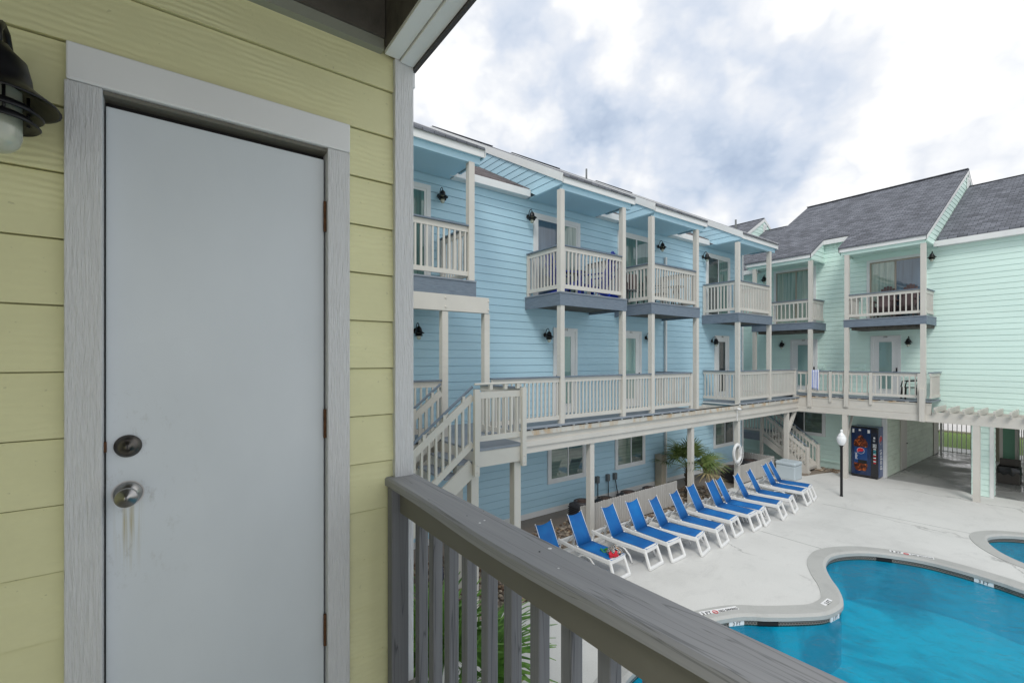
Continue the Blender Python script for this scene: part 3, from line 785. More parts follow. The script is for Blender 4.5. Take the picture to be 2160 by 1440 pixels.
for a, b, ya in ((XH0-.05, x1+.04, YE-.06), (x2-.04, XH1+.05, YE-.06), (x1+.04, x2-.04, yc)):
    mb.quad((a, ya, hz(ya)-T), (b, ya, hz(ya)-T), (b, ya, hz(ya)), (a, ya, hz(ya)), 0)
for a in (XH0-.05, XH1+.05): mb.quad((a, YE-.06, hz(YE-.06)-T), (a, YR, hz(YR)-T), (a, YR, hz(YR)), (a, YE-.06, hz(YE-.06)), 0)
for a in (x1+.04, x2-.04): mb.quad((a, YE-.06, hz(YE-.06)-T), (a, yc, hz(yc)-T), (a, yc, hz(yc)), (a, YE-.06, hz(YE-.06)), 0)
mb.beam((XH0-.05, YR, hz(YR)+.01), (XH1+.05, YR, hz(YR)+.01), .22, .03)
mb.build('roof', M['roof'], mint)
for a, b in ((XH0, x1), (x2, XH1)):
    fm.box(a-.03, b+.03, YE-.03, YE, ZMB, ZMT)
fm.box(x1, x2, yc, yc+.03, ZH_cut-.2, ZH_cut-.01)
def short_rake(mb, u, w0, z0, w1, hgt=.16, t=.03):
    z1 = z0+SL*(w1-w0); n = len(mb.v)
    for uu in (u-t/2, u+t/2): mb.v += [(uu, w0, z0-hgt), (uu, w1, z1-hgt), (uu, w1, z1), (uu, w0, z0)]
    for f in ((0, 1, 2, 3), (7, 6, 5, 4), (0, 4, 5, 1), (1, 5, 6, 2), (2, 6, 7, 3), (3, 7, 4, 0)): mb.f.append(tuple(n+k for k in f)); mb.m.append(0)
short_rake(fm, x1+.02, YE-.03, ZMT, yc); short_rake(fm, x2-.02, YE-.03, ZMT, yc)
rake(fm, XH1+.03, YE-.03, ZMT, YR, .16); rake(fm, XH0-.03, YE-.03, ZMT, YR, .16)
fm.build('fascia', M['white'], mint)
for u, sgn in ((x1, 1), (x2, -1)):
    c = MB(); siding(c, lambda a, o, z: (u+sgn*o, a, z), ZMB-.05, ZH_cut, lambda z: max(YE, YE+(z-ZMT)/SL), lambda z: YM); c.build('balcony_cheek', M['mint'], mint)
    MB().box(min(u, u+sgn*.02)-.0, max(u, u+sgn*.02), YE, YM-.02, ZMB-.07, ZMB-.051).build('cheek_base', M['mint'], mint)
zl_ = lambda w: ZMT-LOWM+SL*(w-YE)
zh_ = lambda w: ZMT+SL*(w-YE)
cheek(mint, XH1, 1, YE, YR, zl_, zh_, 'mint'); cheek(mint, XH0, -1, YE, YR, zl_, zh_, 'mint')
# gable vents under the ridge
def gvent(x, z, y=YR):
    v = MB(); v.box(x, x+.04, y-.16, y+.16, z-.25, z+.25)
    for k in range(6): v.box(x+.04, x+.052, y-.12, y+.12, z-.2+k*.07, z-.2+k*.07+.035)
    v.build('gable_vent', M['white'], mint)
gvent(XH1+.02, zh_(YR)-.55); gvent(-11.76+.02, zh_(YR)-.55)
# low roofs
yl = 20.55; zlow = ZMT-LOWM+SL*(yl-YE)
for a, b, lbl in ((XH1+.06, XR, 'lower roof section over the blank right-hand wall'), (-11.70, XH0-.06, 'lower roof section left of the main gable')):
    mroof(a, b, yl, zlow, 'roof', lbl)
    MB().box(a-.08 if a > -5 else a, b, yl-.1, yl-.07, zlow-.22, zlow-.04).box(a, b, yl-.07, YM, zlow-.22, zlow-.19).build('low_fascia', M['white'], mint)
mroof(-19, -11.76, YE, ZMT, 'roof', 'far left gabled roof section'); cheek(mint, -11.76, 1, YE, YR, zl_, zh_, 'mint')
f2 = MB(); rake(f2, -11.73, YE-.03, ZMT, YR, .16); f2.box(-19, -11.73, YE-.03, YE, ZMB, ZMT); f2.build('rake_board', M['white'], mint)
u = um(1990, 23.5)
MB().box(u, u+.25, 25.2, 25.5, 10.9, 11.2).build('roof_vent', M['utilgrey'], mint)
u = -1.5; MB().box(u-.06, u+.3, 22.0, 22.2, zl_(22)+.05, zl_(22)+.3).build('roof_vent', M['white'], mint)
# mint balconies
mb_posts = [(um(1592, YF), um(1710, YF)), (um(1787, YF), um(1948, YF))]
for i, (a, b) in enumerate(mb_posts):
    z1 = ZM2; d = MB(); e = .09
    d.box(a-e, b+e, YF-.09, YM-.02, z1-.03, z1, 1); d.box(a-e, b+e, YF-.075, YF-.045, z1-.28, z1-.032, 0)
    d.box(a-e+.01, a-e+.04, YF-.045, YM-.02, z1-.28, z1-.032); d.box(b+e-.04, b+e-.01, YF-.045, YM-.02, z1-.28, z1-.032)
    d.box(a+.1, b+e-.06, YF+.1, YM-.02, z1-.38, z1-.1, 2)
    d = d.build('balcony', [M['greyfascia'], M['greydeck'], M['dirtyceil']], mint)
    for u in (a, b): p = MB(); post(p, u, YF, z1, ZMB-.1, .13); p.build('post', M['taupe'], d)
    r = MB(); railing(r, (a+.06, YF), (b-.06, YF), z1, .89, .15); r.build('railing', [M['taupe'], M['greyfascia']], d)
    for u in (a, b): r = MB(); railing(r, (u, YF+.06), (u, YM-.05), z1, .89, .15); r.build('railing', [M['taupe'], M['greyfascia']], d)
    ra, rb = ((XH0, x1), (x2, XH1))[i]
    c = MB(); c.box(ra+.02, rb-.02, YE+.002, YM-.02, ZMB+.004, ZMB+.02); c.box(ra+.02, rb-.02, YF-.06, YF+.06, ZMB-.11, ZMB+.003); c.build('ceiling', M['mint'], d)
M['tansash'] = plain('tan_aluminium', (.36, .31, .25), .4)
window(mint, um(1633, YM), um(1722, YM), ZM2+.02, zm(1650, 571, YM), YM, ('g_pale', 'g_pale'), .55, 'tansash', 'sliding_door', .09, False, False, .05)
window(mint, um(1829, YM), um(1955, YM), ZM2+.02, zm(1829, 551, YM), YM, ('g_pale', 'g_navy'), .5, 'tansash', 'sliding_door', .09, False, False, .05)
entry_door(mint, um(1668, YM), um(1725, YM), ZMD, zm(1690, 716, YM), YM, '207', 'g_door', True)
entry_door(mint, um(1837, YM), um(1901, YM), ZMD, zm(1868, 708, YM), YM, '206', 'g_door', True)
window(mint, um(1655, YM), um(1742, YM), zm(1742, 921, YM), 2.25, YM, ('g_dark', 'g_blind'), .5, 'white')
for px in (1734, 1819):
    u = um(px, YM); z = zm(px, 774, YM); MB().box(u-.09, u+.09, YM-.04, YM-.0, z-.08, z+.08).box(u-.07, u+.07, YM-.05, YM-.04, z-.02, z+.02).build('wall_vent', M['mint'], mint)
mint_lamp(1967, 540, 'black lamp on mint wall right of the upper balcony post')
mint_lamp(1613, 588, 'black lamp half hidden at the far left mint balcony')
mint_lamp(1650, 726, 'black lamp left of entry door 207')
mint_lamp(1917, 719, 'black lamp right of entry door 206')
# columns under the building
for (xa, xb, ya, yb, mm, lb) in ((-3.0, -2.54, 20.35, 20.85, 'mint', None), (-2.76, -2.38, 24.0, 24.5, 'greenwall', 'darker green column in the passage'), (-2.15, -1.6, 23.6, 24.4, 'greenwall', 'darker green column in the passage')):
    c = MB(); 
    siding(c, front(ya), 0, 2.35, lambda z: xa, lambda z: xb); siding(c, lambda a, o, z: (xb+o, a, z), 0, 2.35, lambda z: ya, lambda z: yb)
    siding(c, lambda a, o, z: (xa-o, a, z), 0, 2.35, lambda z: ya, lambda z: yb); c.box(xa+.014, xb-.014, ya+.014, yb-.014, 0, 2.35)
    c = c.build('column', M[mm], mint)
    if lb: c['label'] = lb
    t_ = MB()
    for xx in ((xb,) if mm == 'mint' else (xa, xb)): t_.box(xx-.055, xx+.03, ya-.03, ya+.06, 0, 2.35)
    t_.build('column_trim', M['white'] if mm == 'mint' else M['taupe'], c)
MB().box(-3.45, -3.2, 27.9, 28.15, 0, 2.35).build('rear_column', M['tan'], mint)

# ------------------------------------------------------------------ mint walkway and pergola
mw = empty('elevated_walkway', (0, 0, 0), 0, 'greige second-floor walkway in front of doors 207 and 206', 'walkway')
xa, xb = -7.72, um(1965, YF)
MB().box(xa-2.2, xb, YF-.06, YM-.03, ZMD-.03, ZMD).build('deck', M['greydeck'], mw)
j = MB(); x = xa
while x < xb: j.box(x, x+.09, YF-.04, YF+.1, ZMD-.06, ZMD-.031, 0); x += .33
j.box(xa, xb, YF+.0, YF+.02, ZMD-.06, ZMD-.032, 1); j.build('joist', [M['taupestain'], M['blackrough']], mw)
bmm = MB(); bmm.box(xa, xb, YF-.07, YF+.05, ZMD-.10, ZMD-.061, 1); bmm.box(xa, xb, YF-.05, YF+.03, ZMD-.42, ZMD-.101)
bmm.build('rim_board', [M['taupe'], M['taupestain']], mw)
MB().box(xa-.0, XR, YF-.08, YF+.04, H-2.01, H-1.785+.0).box(xb+.02, XR, YF-.08, YF+.04, H-1.784, H-1.70).build('beam', M['taupe'], mw)
pxs = [1710, 1753, 1787, 1838, 1940, 1948]
us = [um(p, YF) for p in pxs]
HM = .93
segs = [(xa+.06, us[0]-.06), (us[0]+.06, us[1]-.04), (us[1]+.04, us[2]-.06), (us[2]+.06, us[3]-.04), (us[3]+.04, us[4]-.03)]
for a, b in segs:
    r = MB(); railing(r, (a, YF-.0), (b, YF-.0), ZMD, HM, .15, cap=True, over=.05); r.build('railing', [M['taupe'], M['greyfascia']], mw)
r = MB(); railing(r, (xb-.03, YF), (xb-.03, YM-.05), ZMD, HM, .15); r.build('railing', [M['taupe'], M['greyfascia']], mw)
for p, u in zip(pxs, us):
    q = MB()
    if p in (1710, 1787, 1948):
        zlo_ = {1710: 858, 1787: 858, 1948: 889}[p]
        q.box(u-.065, u+.065, YF-.13 if p != 1948 else YF-.2, YF-.081, zm(p, zlo_, YF-.1), ZMD+.4); post(q, u, YF-.02, ZMD+.1, ZM2-.28, .13)
        for z in (zm(p, zlo_, YF)+.07, zm(p, zlo_, YF)+.22): q.lathe([(0, -.012), (.012, -.009), (.015, 0)], (u, YF-.131 if p != 1948 else YF-.201, z), 8, 0, 'Y')
    else: q.box(u-.04, u+.04, YF-.1, YF-.03, ZMD-.22, ZMD+HM-.04)
    q.build('post', M['taupe'], mw)
for px in (1783, 2060):
    u = um(px, YF); q = MB(); post(q, u, YF, 0, H-2.01, .15); q.build('post', M['taupe'], mw)
q = MB(); post(q, um(1592, YF), YF, ZMD, ZM2-.28, .13); q.build('post', M['taupe'], mw)
u = um(1783, YF); MB().beam((u+.0, YF+.05, 1.25), (u+.0, YF+.75, 2.28), .06, .08).build('knee_brace', M['taupe'], mw)
per = empty('pergola', (0, 0, 0), 0, 'row of greige pergola slats laid across the long beam below the blank mint wall', 'pergola')
x = -3.66
MB().box(-3.75, XR, YM-.12, YM-.03, H-1.86, H-1.70).build('ledger', M['taupe'], per)
while x < 4.5:
    sl = MB(); sl.prism([(YF-.26, H-1.60), (YF-.20, H-1.70), (YM-.03, H-1.70), (YM-.03, H-1.53), (YF-.26, H-1.53)], lambda p, t: (t, p[0], p[1]), x-.02, x+.02)
    sl.build('slat', M['taupe'], per, recalc=True); x += .325

# ================================================================== YELLOW BUILDING (near)
AW = 1.68
yel = empty('yellow_apartment_building', (0, 0, 0), pi/2, 'pale yellow lap-sided building filling the left foreground', 'apartment building')
UY = ub(827, AW); UC1 = ub(866, AW)
YP, YPH = .1748, 4.2636-.1748*24
yw = MB()
uL, uRr = ub(139, AW), ub(733, AW)
siding(yw, front(AW), 0, 5.1376, lambda z: -5, lambda z: uL+.02, YP, YPH, .014, 0, .004)
siding(yw, front(AW), 0, 5.1376, lambda z: uRr-.02, lambda z: UY+.02, YP, YPH, .014, 0, .004)
siding(yw, front(AW), 5.1376, 9, lambda z: -5, lambda z: UY+.02, YP, YPH, .014, 0, .004)
siding(yw, lambda a, o, z: (UC1-.02+o, a, z), 0, 9, lambda z: AW, lambda z: 5.2, YP, YPH, .014, 0, .004)
yw.box(-5, UC1-.03, AW+.07, 5.2, 0, 9)
yw.box(uL, uRr, AW+.014, AW+.069, 5.13, 9)
yw.build('wall', M['yellow'], yel)
tr = MB(); tr.box(UY, UC1, AW-.03, AW+.005, 0, 5.44); tr.box(UC1-.02, UC1+.0, AW+.006, AW+.09, 0, 5.44)
tr.build('corner_trim', M['trim'], yel, bevel=.003)
# door
dl, dr_ = ub(219, AW), ub(687, AW)
zt0, zt1 = H+.733, H+.834
t_ = MB(); t_.box(uL, dl, AW-.03, AW+.07, 2.9, zt0-.0); t_.box(dr_, uRr, AW-.03, AW+.07, 2.9, zt0)
tt = t_.build('door_trim', M['trim'], yel, bevel=.003)
h_ = MB(); h_.box(uL+.004, uRr, AW-.034, AW+.07, zt0+.001, zt1); h_.build('door_head', M['white'], yel, bevel=.004)
jb = MB(); jb.box(dl, dr_, AW+.03, AW+.068, zt0-.03, zt0-.001); jb.box(dl, dl+.004, AW+.03, AW+.068, 2.9, zt0-.03); jb.box(dr_-.004, dr_, AW+.03, AW+.068, 2.9, zt0-.03)
jb.box(dl, dr_, AW-.02, AW+.03, zt0-.012, zt0-.002, 1)
jb.build('door_jamb', [M['blackrough'], M['railface']], yel)
ug0, ug1 = ub(223, AW-.0), ub(683.5, AW-.0)
door = MB().box(ug0, ug1, AW-.0, AW+.045, 2.92, H+.70).build('door', None, yel, bevel=.003)
# door paint with rust runs below the knob
kx, kz = ub(270, AW), zb(270, 1040, AW); bz = zb(270, 940, AW)
m, nt, b = newmat('door_paint_with_rust_runs')
base = ramp(nt, noise(nt, mapping(nt, (1.5, 1.5, .8)), 1.6, 6).outputs[0], [(.3, (.58, .625, .65)), (.7, (.65, .695, .72))]).outputs[0]
tc = nt.nodes.new('ShaderNodeTexCoord'); sx_ = nt.nodes.new('ShaderNodeSeparateXYZ'); L(nt, tc.outputs['Object'], sx_.inputs[0])
def mth(op, a, b=None):
    n = nt.nodes.new('ShaderNodeMath'); n.operation = op
    for i, v in enumerate((a, b)):
        if v is None: continue
        if isinstance(v, (int, float)): n.inputs[i].default_value = v
        else: L(nt, v, n.inputs[i])
    return n.outputs[0]
dx = mth('ABSOLUTE', mth('SUBTRACT', sx_.outputs[0], kx)); dz = mth('SUBTRACT', kz, sx_.outputs[2])
def span(v, lo, hi, soft):
    a = nt.nodes.new('ShaderNodeMapRange'); a.inputs[1].default_value = lo-soft; a.inputs[2].default_value = lo+soft; L(nt, v, a.inputs[0])
    c = nt.nodes.new('ShaderNodeMapRange'); c.inputs[1].default_value = hi-soft; c.inputs[2].default_value = hi+soft; c.inputs[3].default_value = 1; c.inputs[4].default_value = 0; L(nt, v, c.inputs[0])
    return mth('MULTIPLY', a.outputs[0], c.outputs[0])
streak = noise(nt, mapping(nt, (110, 1, 3)), 1.0, 3, .6)
sm = ramp(nt, streak.outputs[0], [(.45, 0), (.68, 1)]).outputs[0]
f = mth('MULTIPLY', mth('MULTIPLY', span(dx, -1, .026, .012), span(dz, .02, .17, .06)), sm)
f = mth('MULTIPLY', f, .75)
halo = mth('SQRT', mth('ADD', mth('POWER', dx, 2), mth('POWER', dz, 2)))
f2_ = mth('MULTIPLY', span(halo, -1, .034, .004), .6)
# scuffs round the lock edge
sc_ = ramp(nt, noise(nt, mapping(nt, (26, 26, 14)), 1.5, 7, .75).outputs[0], [(.55, 0), (.72, .4)]).outputs[0]
f3_ = mth('MULTIPLY', mth('MULTIPLY', span(sx_.outputs[0], -5, ug0+.16, .09), span(sx_.outputs[2], kz-.25, bz+.14, .1)), sc_)
o = mixc(nt, f, base, (.36, .30, .12)); o = mixc(nt, f2_, o, (.30, .15, .04)); o = mixc(nt, f3_, o, (.25, .24, .19))
L(nt, o, b.inputs['Base Color']); b.inputs['Roughness'].default_value = .36
bumpn(nt, b, noise(nt, mapping(nt, (3, 3, 1.2)), 1.4, 3).outputs[0], .12, .02)
door.data.materials.clear(); door.data.materials.append(m)
MB().lathe([(0, AW-.024), (.010, AW-.024), (.010, AW-.018), (.019, AW-.018), (.023, AW-.014), (.0305, AW-.008), (.0315, AW)], (kx, 0, bz), 32, 0, 'Y').build('deadbolt', M['bronze'], door, True)
kb = MB().lathe([(0, AW-.062), (.008, AW-.062), (.008, AW-.060), (.0235, AW-.062), (.0265, AW-.054), (.024, AW-.036), (.016, AW-.028), (.014, AW-.022), (.020, AW-.018), (.031, AW-.009), (.033, AW-.0)], (kx, 0, kz), 32, 0, 'Y').build('knob', M['steel'], door, True)
MB().box(kx-.0012, kx+.0012, AW-.0645, AW-.062, kz-.006, kz+.006).build('keyhole', M['black'], kb)
MB().box(kx-.0012, kx+.0012, AW-.0265, AW-.024, bz-.006, bz+.006).build('keyhole', M['black'], door)
for (ya, yb_) in ((427, 490), (862, 922), (1292, 1357)):
    za, zc = zb(686, ya, AW), zb(686, yb_, AW)
    MB().tube([(ub(685.5, AW-.006), AW-.008, zc), (ub(685.5, AW-.006), AW-.008, za)], .0058, 10).build('hinge', M['rust'], door)
MB().box(ug0-.014, ug0+.002, AW-.004, AW+.03, bz-.012, bz+.016).build('latch_plate', M['rust'], yel)
# our gallery: floor, ceiling, ledger, end beam
gl_ = MB(); gl_.box(-1.6, .60, -.42, AW-.02, 2.80, 2.86); gl_.build('gallery_floor', M['deckc'], yel)
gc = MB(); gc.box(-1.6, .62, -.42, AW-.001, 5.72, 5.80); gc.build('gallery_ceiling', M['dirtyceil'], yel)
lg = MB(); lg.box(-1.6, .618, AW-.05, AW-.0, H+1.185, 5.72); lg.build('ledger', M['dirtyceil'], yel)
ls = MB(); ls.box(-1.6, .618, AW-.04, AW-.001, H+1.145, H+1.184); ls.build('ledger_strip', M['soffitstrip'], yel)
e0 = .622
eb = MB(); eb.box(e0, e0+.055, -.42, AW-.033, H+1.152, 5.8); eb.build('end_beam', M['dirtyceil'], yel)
es = MB(); es.box(e0+.001, e0+.058, -.42, AW-.032, H+1.135, H+1.151); es.box(e0+.061, e0+.115, -.42, AW-.032, H+1.127, 5.9); es.build('end_fascia', M['white'], yel, bevel=.002)
MB().box(e0+.116, e0+.130, -.42, AW-.02, H+1.117, 5.9).build('drip_edge', M['gutter'], yel)
MB().box(UC1-.03, UC1+.012, AW-.02, AW+.10, 5.36, 5.47).build('trim_block', M['white'], yel, bevel=.004)
MB().box(-1.7, -1.6, -.42, AW-.02, 2.8, 9).build('added_shade_wall', M['yellow'], yel)  # unseen wall added behind the camera to keep skylight off the railing faces
# front edge of the gallery (behind the camera)
MB().box(-1.6, .60, -.46, -.42, 5.45, 5.9).build('front_fascia', M['white'], yel)
# railing of our gallery
ZC = H-.446
rl = MB(); rl.box(.665, .71, -.62, AW-.035, ZC-.125, ZC-.035)
rl = rl.build('railing', M['railface'], yel, bevel=.004)
capm = MB()
n_ = 26; i0 = 0
for k in range(n_+1):
    w = AW-.0-k*(AW-.0+.62)/n_; s = -.012*sin(pi*min(1, max(0, (AW-w)/1.5))); wob = .006*sin(k*.55)
    for (uu, zz) in ((.632+wob, ZC-.030+s), (.632+wob, ZC-.006+s), (.640+wob, ZC+s), (.748, ZC+s), (.756, ZC-.006+s), (.756, ZC-.030+s)):
        capm.v.append((uu, w, zz))
for k in range(n_):
    for q in range(6):
        j2 = (q+1) % 6; capm.f.append((k*6+q, k*6+j2, (k+1)*6+j2, (k+1)*6+q)); capm.m.append(0)
capm.f.append(tuple(range(6))[::-1]); capm.m.append(0); capm.f.append(tuple(n_*6+q for q in range(6))); capm.m.append(0)
M['cap2'] = grainy('weathered_composite_board', (.30, .303, .31), (.262, .266, .274), (70, 2.2, 70), .62, .2, (.13, .135, .14))
cp = capm.build('cap_board', M['cap2'], rl, recalc=True)
for px, py in ((1012, 1098), (1022, 1093), (1160, 1151), (1178, 1193)):
    sp_ = MB(); x, y = gp(px, py, ZC-.006); sp_.lathe([(0, .0012), (rnd.uniform(.004, .007), -.001)], (y, -x, ZC-.011), 9)
    sp_.build('bird_dropping', M['vwhite'], rl)
sp_ = MB()
for px, py in ((888, 1036), (918, 1026), (985, 1085), (1020, 1075), (1138, 1160), (1180, 1147), (1262, 1220), (1428, 1302)):
    sp_ = MB(); x, y = gp(px, py, ZC-.008); sp_.lathe([(0, .001), (.0026, -.0005)], (y, -x, ZC-.0105), 8); sp_.build('screw', M['black'], rl)
x = -1.572
while x < .5:
    q = MB(); q.box(.7105, .7465, -x-.036, -x, 3.03, ZC-.036); q.build('baluster', M['balus'], rl, bevel=.003); x += .1135
MB().box(.71, .75, -.62, AW-.03, 2.98, 3.06).build('bottom_rail', M['railface'], rl)
MB().box(.634, .70, AW-.075, AW-.032, 2.86, ZC-.032).build('end_post', M['balus'], rl, bevel=.003)
place_lamp((-AW+.006, ub(-4, AW-.14), H+.645), pi/2, 'large black nautical lamp with ribbed glass at the left edge beside the white door', .87)

# ================================================================== GROUND, POOL
def catmull(pts, n=8):
    out = []; k = len(pts)
    for i in range(k):
        p0, p1, p2, p3 = (Vector(pts[(i+j) % k]) for j in (-1, 0, 1, 2))
        for s in range(n):
            t = s/n; out.append(.5*((2*p1)+(-p0+p2)*t+(2*p0-5*p1+4*p2-p3)*t*t+(-p0+3*p1-3*p2+p3)*t**3))
    return out
def offset(loop, d):
    n = len(loop); area = sum(loop[i].x*loop[(i+1) % n].y-loop[(i+1) % n].x*loop[i].y for i in range(n)); sg = 1 if area > 0 else -1
    res = []
    for i in range(n):
        t = (loop[(i+1) % n]-loop[i-1]).normalized(); res.append(loop[i]+Vector((t.y, -t.x))*d*sg)
    return res
pin = [gp(*p) for p in ((1555, 1300), (1622, 1300.5), (1683, 1300), (1744, 1295.5), (1775, 1280), (1778.6, 1264), (1769, 1240.5), (1753.6, 1219), (1743, 1198), (1744, 1184), (1757, 1172), (1790, 1166), (1836, 1165.7), (1897, 1173), (1958, 1184), (2035, 1204), (2111, 1227), (2160, 1243.6))]
pin += [(0.0, 12.5), (2.0, 11.4), (3.3, 8.8), (3.2, 5.5), (1.6, 3.2), (-1.0, 2.6), (-3.0, 3.2), (-3.85, 4.4), (-4.12, 5.6), (-4.15, 6.7)]
sin_ = [(-2.03, 15.57), (-1.92, 16.1), (-1.5, 16.55), (-.6, 16.9), (.5, 16.7), (1.2, 15.8), (.8, 14.6), (-.3, 14.0), (-1.2, 14.3), (-1.74, 14.85)]
def make_pool(pts, name, label, cw, depth):
    ins = catmull([Vector(p) for p in pts], 8); outs = offset(ins, cw); n = len(ins)
    root = empty(name, (0, 0, 0), 0, label, 'pool')
    c = MB(); zt = .02
    for i in range(n):
        j = (i+1) % n; a, b, d, e = ins[i], ins[j], outs[j], outs[i]
        mid_a, mid_b = a.lerp(e, .16), b.lerp(d, .16)
        c.quad((e.x, e.y, -.02), (d.x, d.y, -.02), (d.x, d.y, zt-.008), (e.x, e.y, zt-.008))
        c.quad((e.x, e.y, zt-.008), (d.x, d.y, zt-.008), (mid_b.x, mid_b.y, zt), (mid_a.x, mid_a.y, zt))
        c.quad((mid_a.x, mid_a.y, zt), (mid_b.x, mid_b.y, zt), (b.x, b.y, zt-.03), (a.x, a.y, zt-.03))
        c.quad((a.x, a.y, zt-.03), (b.x, b.y, zt-.03), (b.x, b.y, -.075), (a.x, a.y, -.075))
    c.build('coping', M['coping'], root, True, recalc=True)
    bs = offset(ins, .03); t_ = MB(); s_ = 0
    for i in range(n):
        j = (i+1) % n; a, b = bs[i], bs[j]; ln_ = (b-a).length
        t_.quad((a.x, a.y, -.18), (b.x, b.y, -.18), (b.x, b.y, -.07), (a.x, a.y, -.07), 0, [(s_, 0), (s_+ln_, 0), (s_+ln_, .11), (s_, .11)]); s_ += ln_
        t_.quad((a.x, a.y, -.075), (b.x, b.y, -.075), (ins[j].x, ins[j].y, -.075), (ins[i].x, ins[i].y, -.075), 0)
    t_.build('tile_band', M['tile'], root)
    bt = MB()
    for i in range(n):
        j = (i+1) % n; a, b = bs[i], bs[j]; bt.quad((a.x, a.y, -depth), (b.x, b.y, -depth), (b.x, b.y, -.18), (a.x, a.y, -.18))
    p3 = [Vector((p.x, p.y, -depth)) for p in bs]; base = len(bt.v); bt.v += [tuple(p) for p in p3]
    for tri in tessellate_polygon([p3]): bt.f.append(tuple(base+k for k in tri)); bt.m.append(0)
    bt.build('basin', M['plaster'], root)
    wv = MB(); p3 = [Vector((p.x, p.y, -.155)) for p in bs]; wv.v += [tuple(p) for p in p3]
    for tri in tessellate_polygon([p3]): wv.f.append(tri if True else tri); wv.m.append(0)
    wo = wv.build('water', M['water'], None, recalc=False); wo['kind'] = 'structure'
    for p in wo.data.polygons:
        if p.normal.z < 0: p.flip()
    return root, ins, outs
pool, pi_, po_ = make_pool(pin, 'swimming_pool', 'free-form swimming pool with turquoise water and rough grey coping', .33, 1.05)
spa, si_, so_ = make_pool(sin_, 'spa_pool', 'small second pool cut by the right edge of the photo', .3, .6)
# underwater bench with steps
bx = MB(); cxy = [(-1.9, 9.3), (-1.0, 9.6), (-.35, 8.9), (-.9, 8.2), (-1.9, 8.5)]
bx.prism(cxy, lambda p, t: (p[0], p[1], t), -1.05, -.8); bx.build('underwater_step', M['plaster'], pool, recalc=True)
# skimmers and depth markers
def near_idx(loop, px, py):
    g = Vector(gp(px, py)); return min(range(len(loop)), key=lambda i: (loop[i]-g).length)
for px, py in ((1866, 1167), (1621, 1301)):
    i = near_idx(pi_, px, py); a = pi_[i]; t = (pi_[(i+2) % len(pi_)]-pi_[i-2]).normalized(); q = MB()
    nn = (po_[i]-a).normalized(); q.beam((*(a-t*.17+nn*.05), -.13), (*(a+t*.17+nn*.05), -.13), .05, .085); q.build('skimmer', M['blackrough'], pool)
def marker(px, py, words, ln_, face=0, size=.075, vert=False):
    i = near_idx(pi_, px, py); a = pi_[i]; b = po_[i]; nrm = (b-a).normalized(); t = Vector((nrm.y, -nrm.x))
    # read from the water: text up points away from the pool
    c = a.lerp(b, .55); r_ = MB(); h2 = .07
    P = lambda u, v, z: (c.x+t.x*u+nrm.x*v, c.y+t.y*u+nrm.y*v, z)
    z0 = .018
    r_.quad(P(-ln_/2, -h2, z0-.004), P(ln_/2, -h2, z0-.004), P(ln_/2, h2, z0+.003), P(-ln_/2, h2, z0+.003))
    r_.quad(P(-ln_/2, h2, z0-.04), P(ln_/2, h2, z0-.04), P(ln_/2, h2, z0+.003), P(-ln_/2, h2, z0+.003))
    o = r_.build('depth_marker', M['vwhite'], pool)
    for body, off, s_, mt in words:
        text_mesh(body, s_, 'marker_text', M[mt], o, frame_mat((c.x+t.x*off, c.y+t.y*off, z0+.0045), (t.x, t.y, 0), (nrm.x, nrm.y, 0.03)), .0015)
    if len(words) > 1:
        rg = MB(); cx, cy = c.x, c.y
        rg.lathe([(.035, .0), (.035, .003), (.048, .003), (.048, 0)], (cx-t.x*.09, cy-t.y*.09, z0+.002), 20)
        rg.beam((cx-t.x*.125, cy-t.y*.125, z0+.004), (cx-t.x*.055, cy-t.y*.055, z0+.004), .012, .003); rg.build('no_diving_symbol', M['vred'], o)
    return o
marker(1535, 1299, [('3 FT', -.26, .1, 'vblack'), ('NO DIVING', .17, .07, 'vblack')], .74)
marker(1775, 1283, [('3 FT', 0, .1, 'vblack')], .3)
marker(1925, 1178, [('3 FT', -.26, .1, 'vblack'), ('NO DIVING', .17, .07, 'vblack')], .74)
def wall_marker(px, py, body):
    i = near_idx(pi_, px, py); a = pi_[i]; b = po_[i]; nrm = (b-a).normalized(); t = Vector((nrm.y, -nrm.x))
    c = a+nrm*.02; q = MB(); q.beam((*(c-t*.14), -.122), (*(c+t*.14), -.122), .02, .085); q = q.build('depth_marker', M['vwhite'], pool)
    text_mesh(body, .085, 'marker_text', M['vblack'], q, frame_mat((c.x-nrm.x*.013, c.y-nrm.y*.013, -.122), (t.x, t.y, 0), (0, 0, 1)), .001)
wall_marker(1764, 1290, '3 FT'); wall_marker(2075, 1216, '3 FT'); wall_marker(1560, 1301, '3 FT')
# deck with the pools cut out
rect = [(-7.55, -12), (30, -12), (30, 20.68), (-7.55, 20.68)]
def sheet(name, outer, holes, z, mat, kind='structure'):
    loops = [[Vector((p[0], p[1], z)) for p in outer]]+[[Vector((p.x, p.y, z)) for p in h] for h in holes]
    mb = MB(); mb.v = [tuple(v) for l in loops for v in l]
    for tri in tessellate_polygon(loops): mb.f.append(tri); mb.m.append(0)
    o = mb.build(name, mat); o['kind'] = kind
    for p in o.data.polygons:
        if p.normal.z < 0: p.flip()
    return o
sheet('pool_deck', [(-7.5, -12), (30, -12), (30, 20.6), (-5.27, 20.6), (-5.27, 20.72), (-6.4, 20.72), (-6.7, 20.2), (-6.95, 19.3), (-7.1, 18.6), (-7.9, 18.3), (-7.9, 14.6), (-7.62, 14.4), (-7.62, 5.6), (-6.35, 5.4), (-6.35, 1.2), (-7.5, .6)], [po_, so_], 0, M['deckc'])
sheet('passage_floor', [(-5.27, 20.6), (30, 20.6), (30, 28.6), (-5.27, 28.6)], [], -.004, M['wetc'])
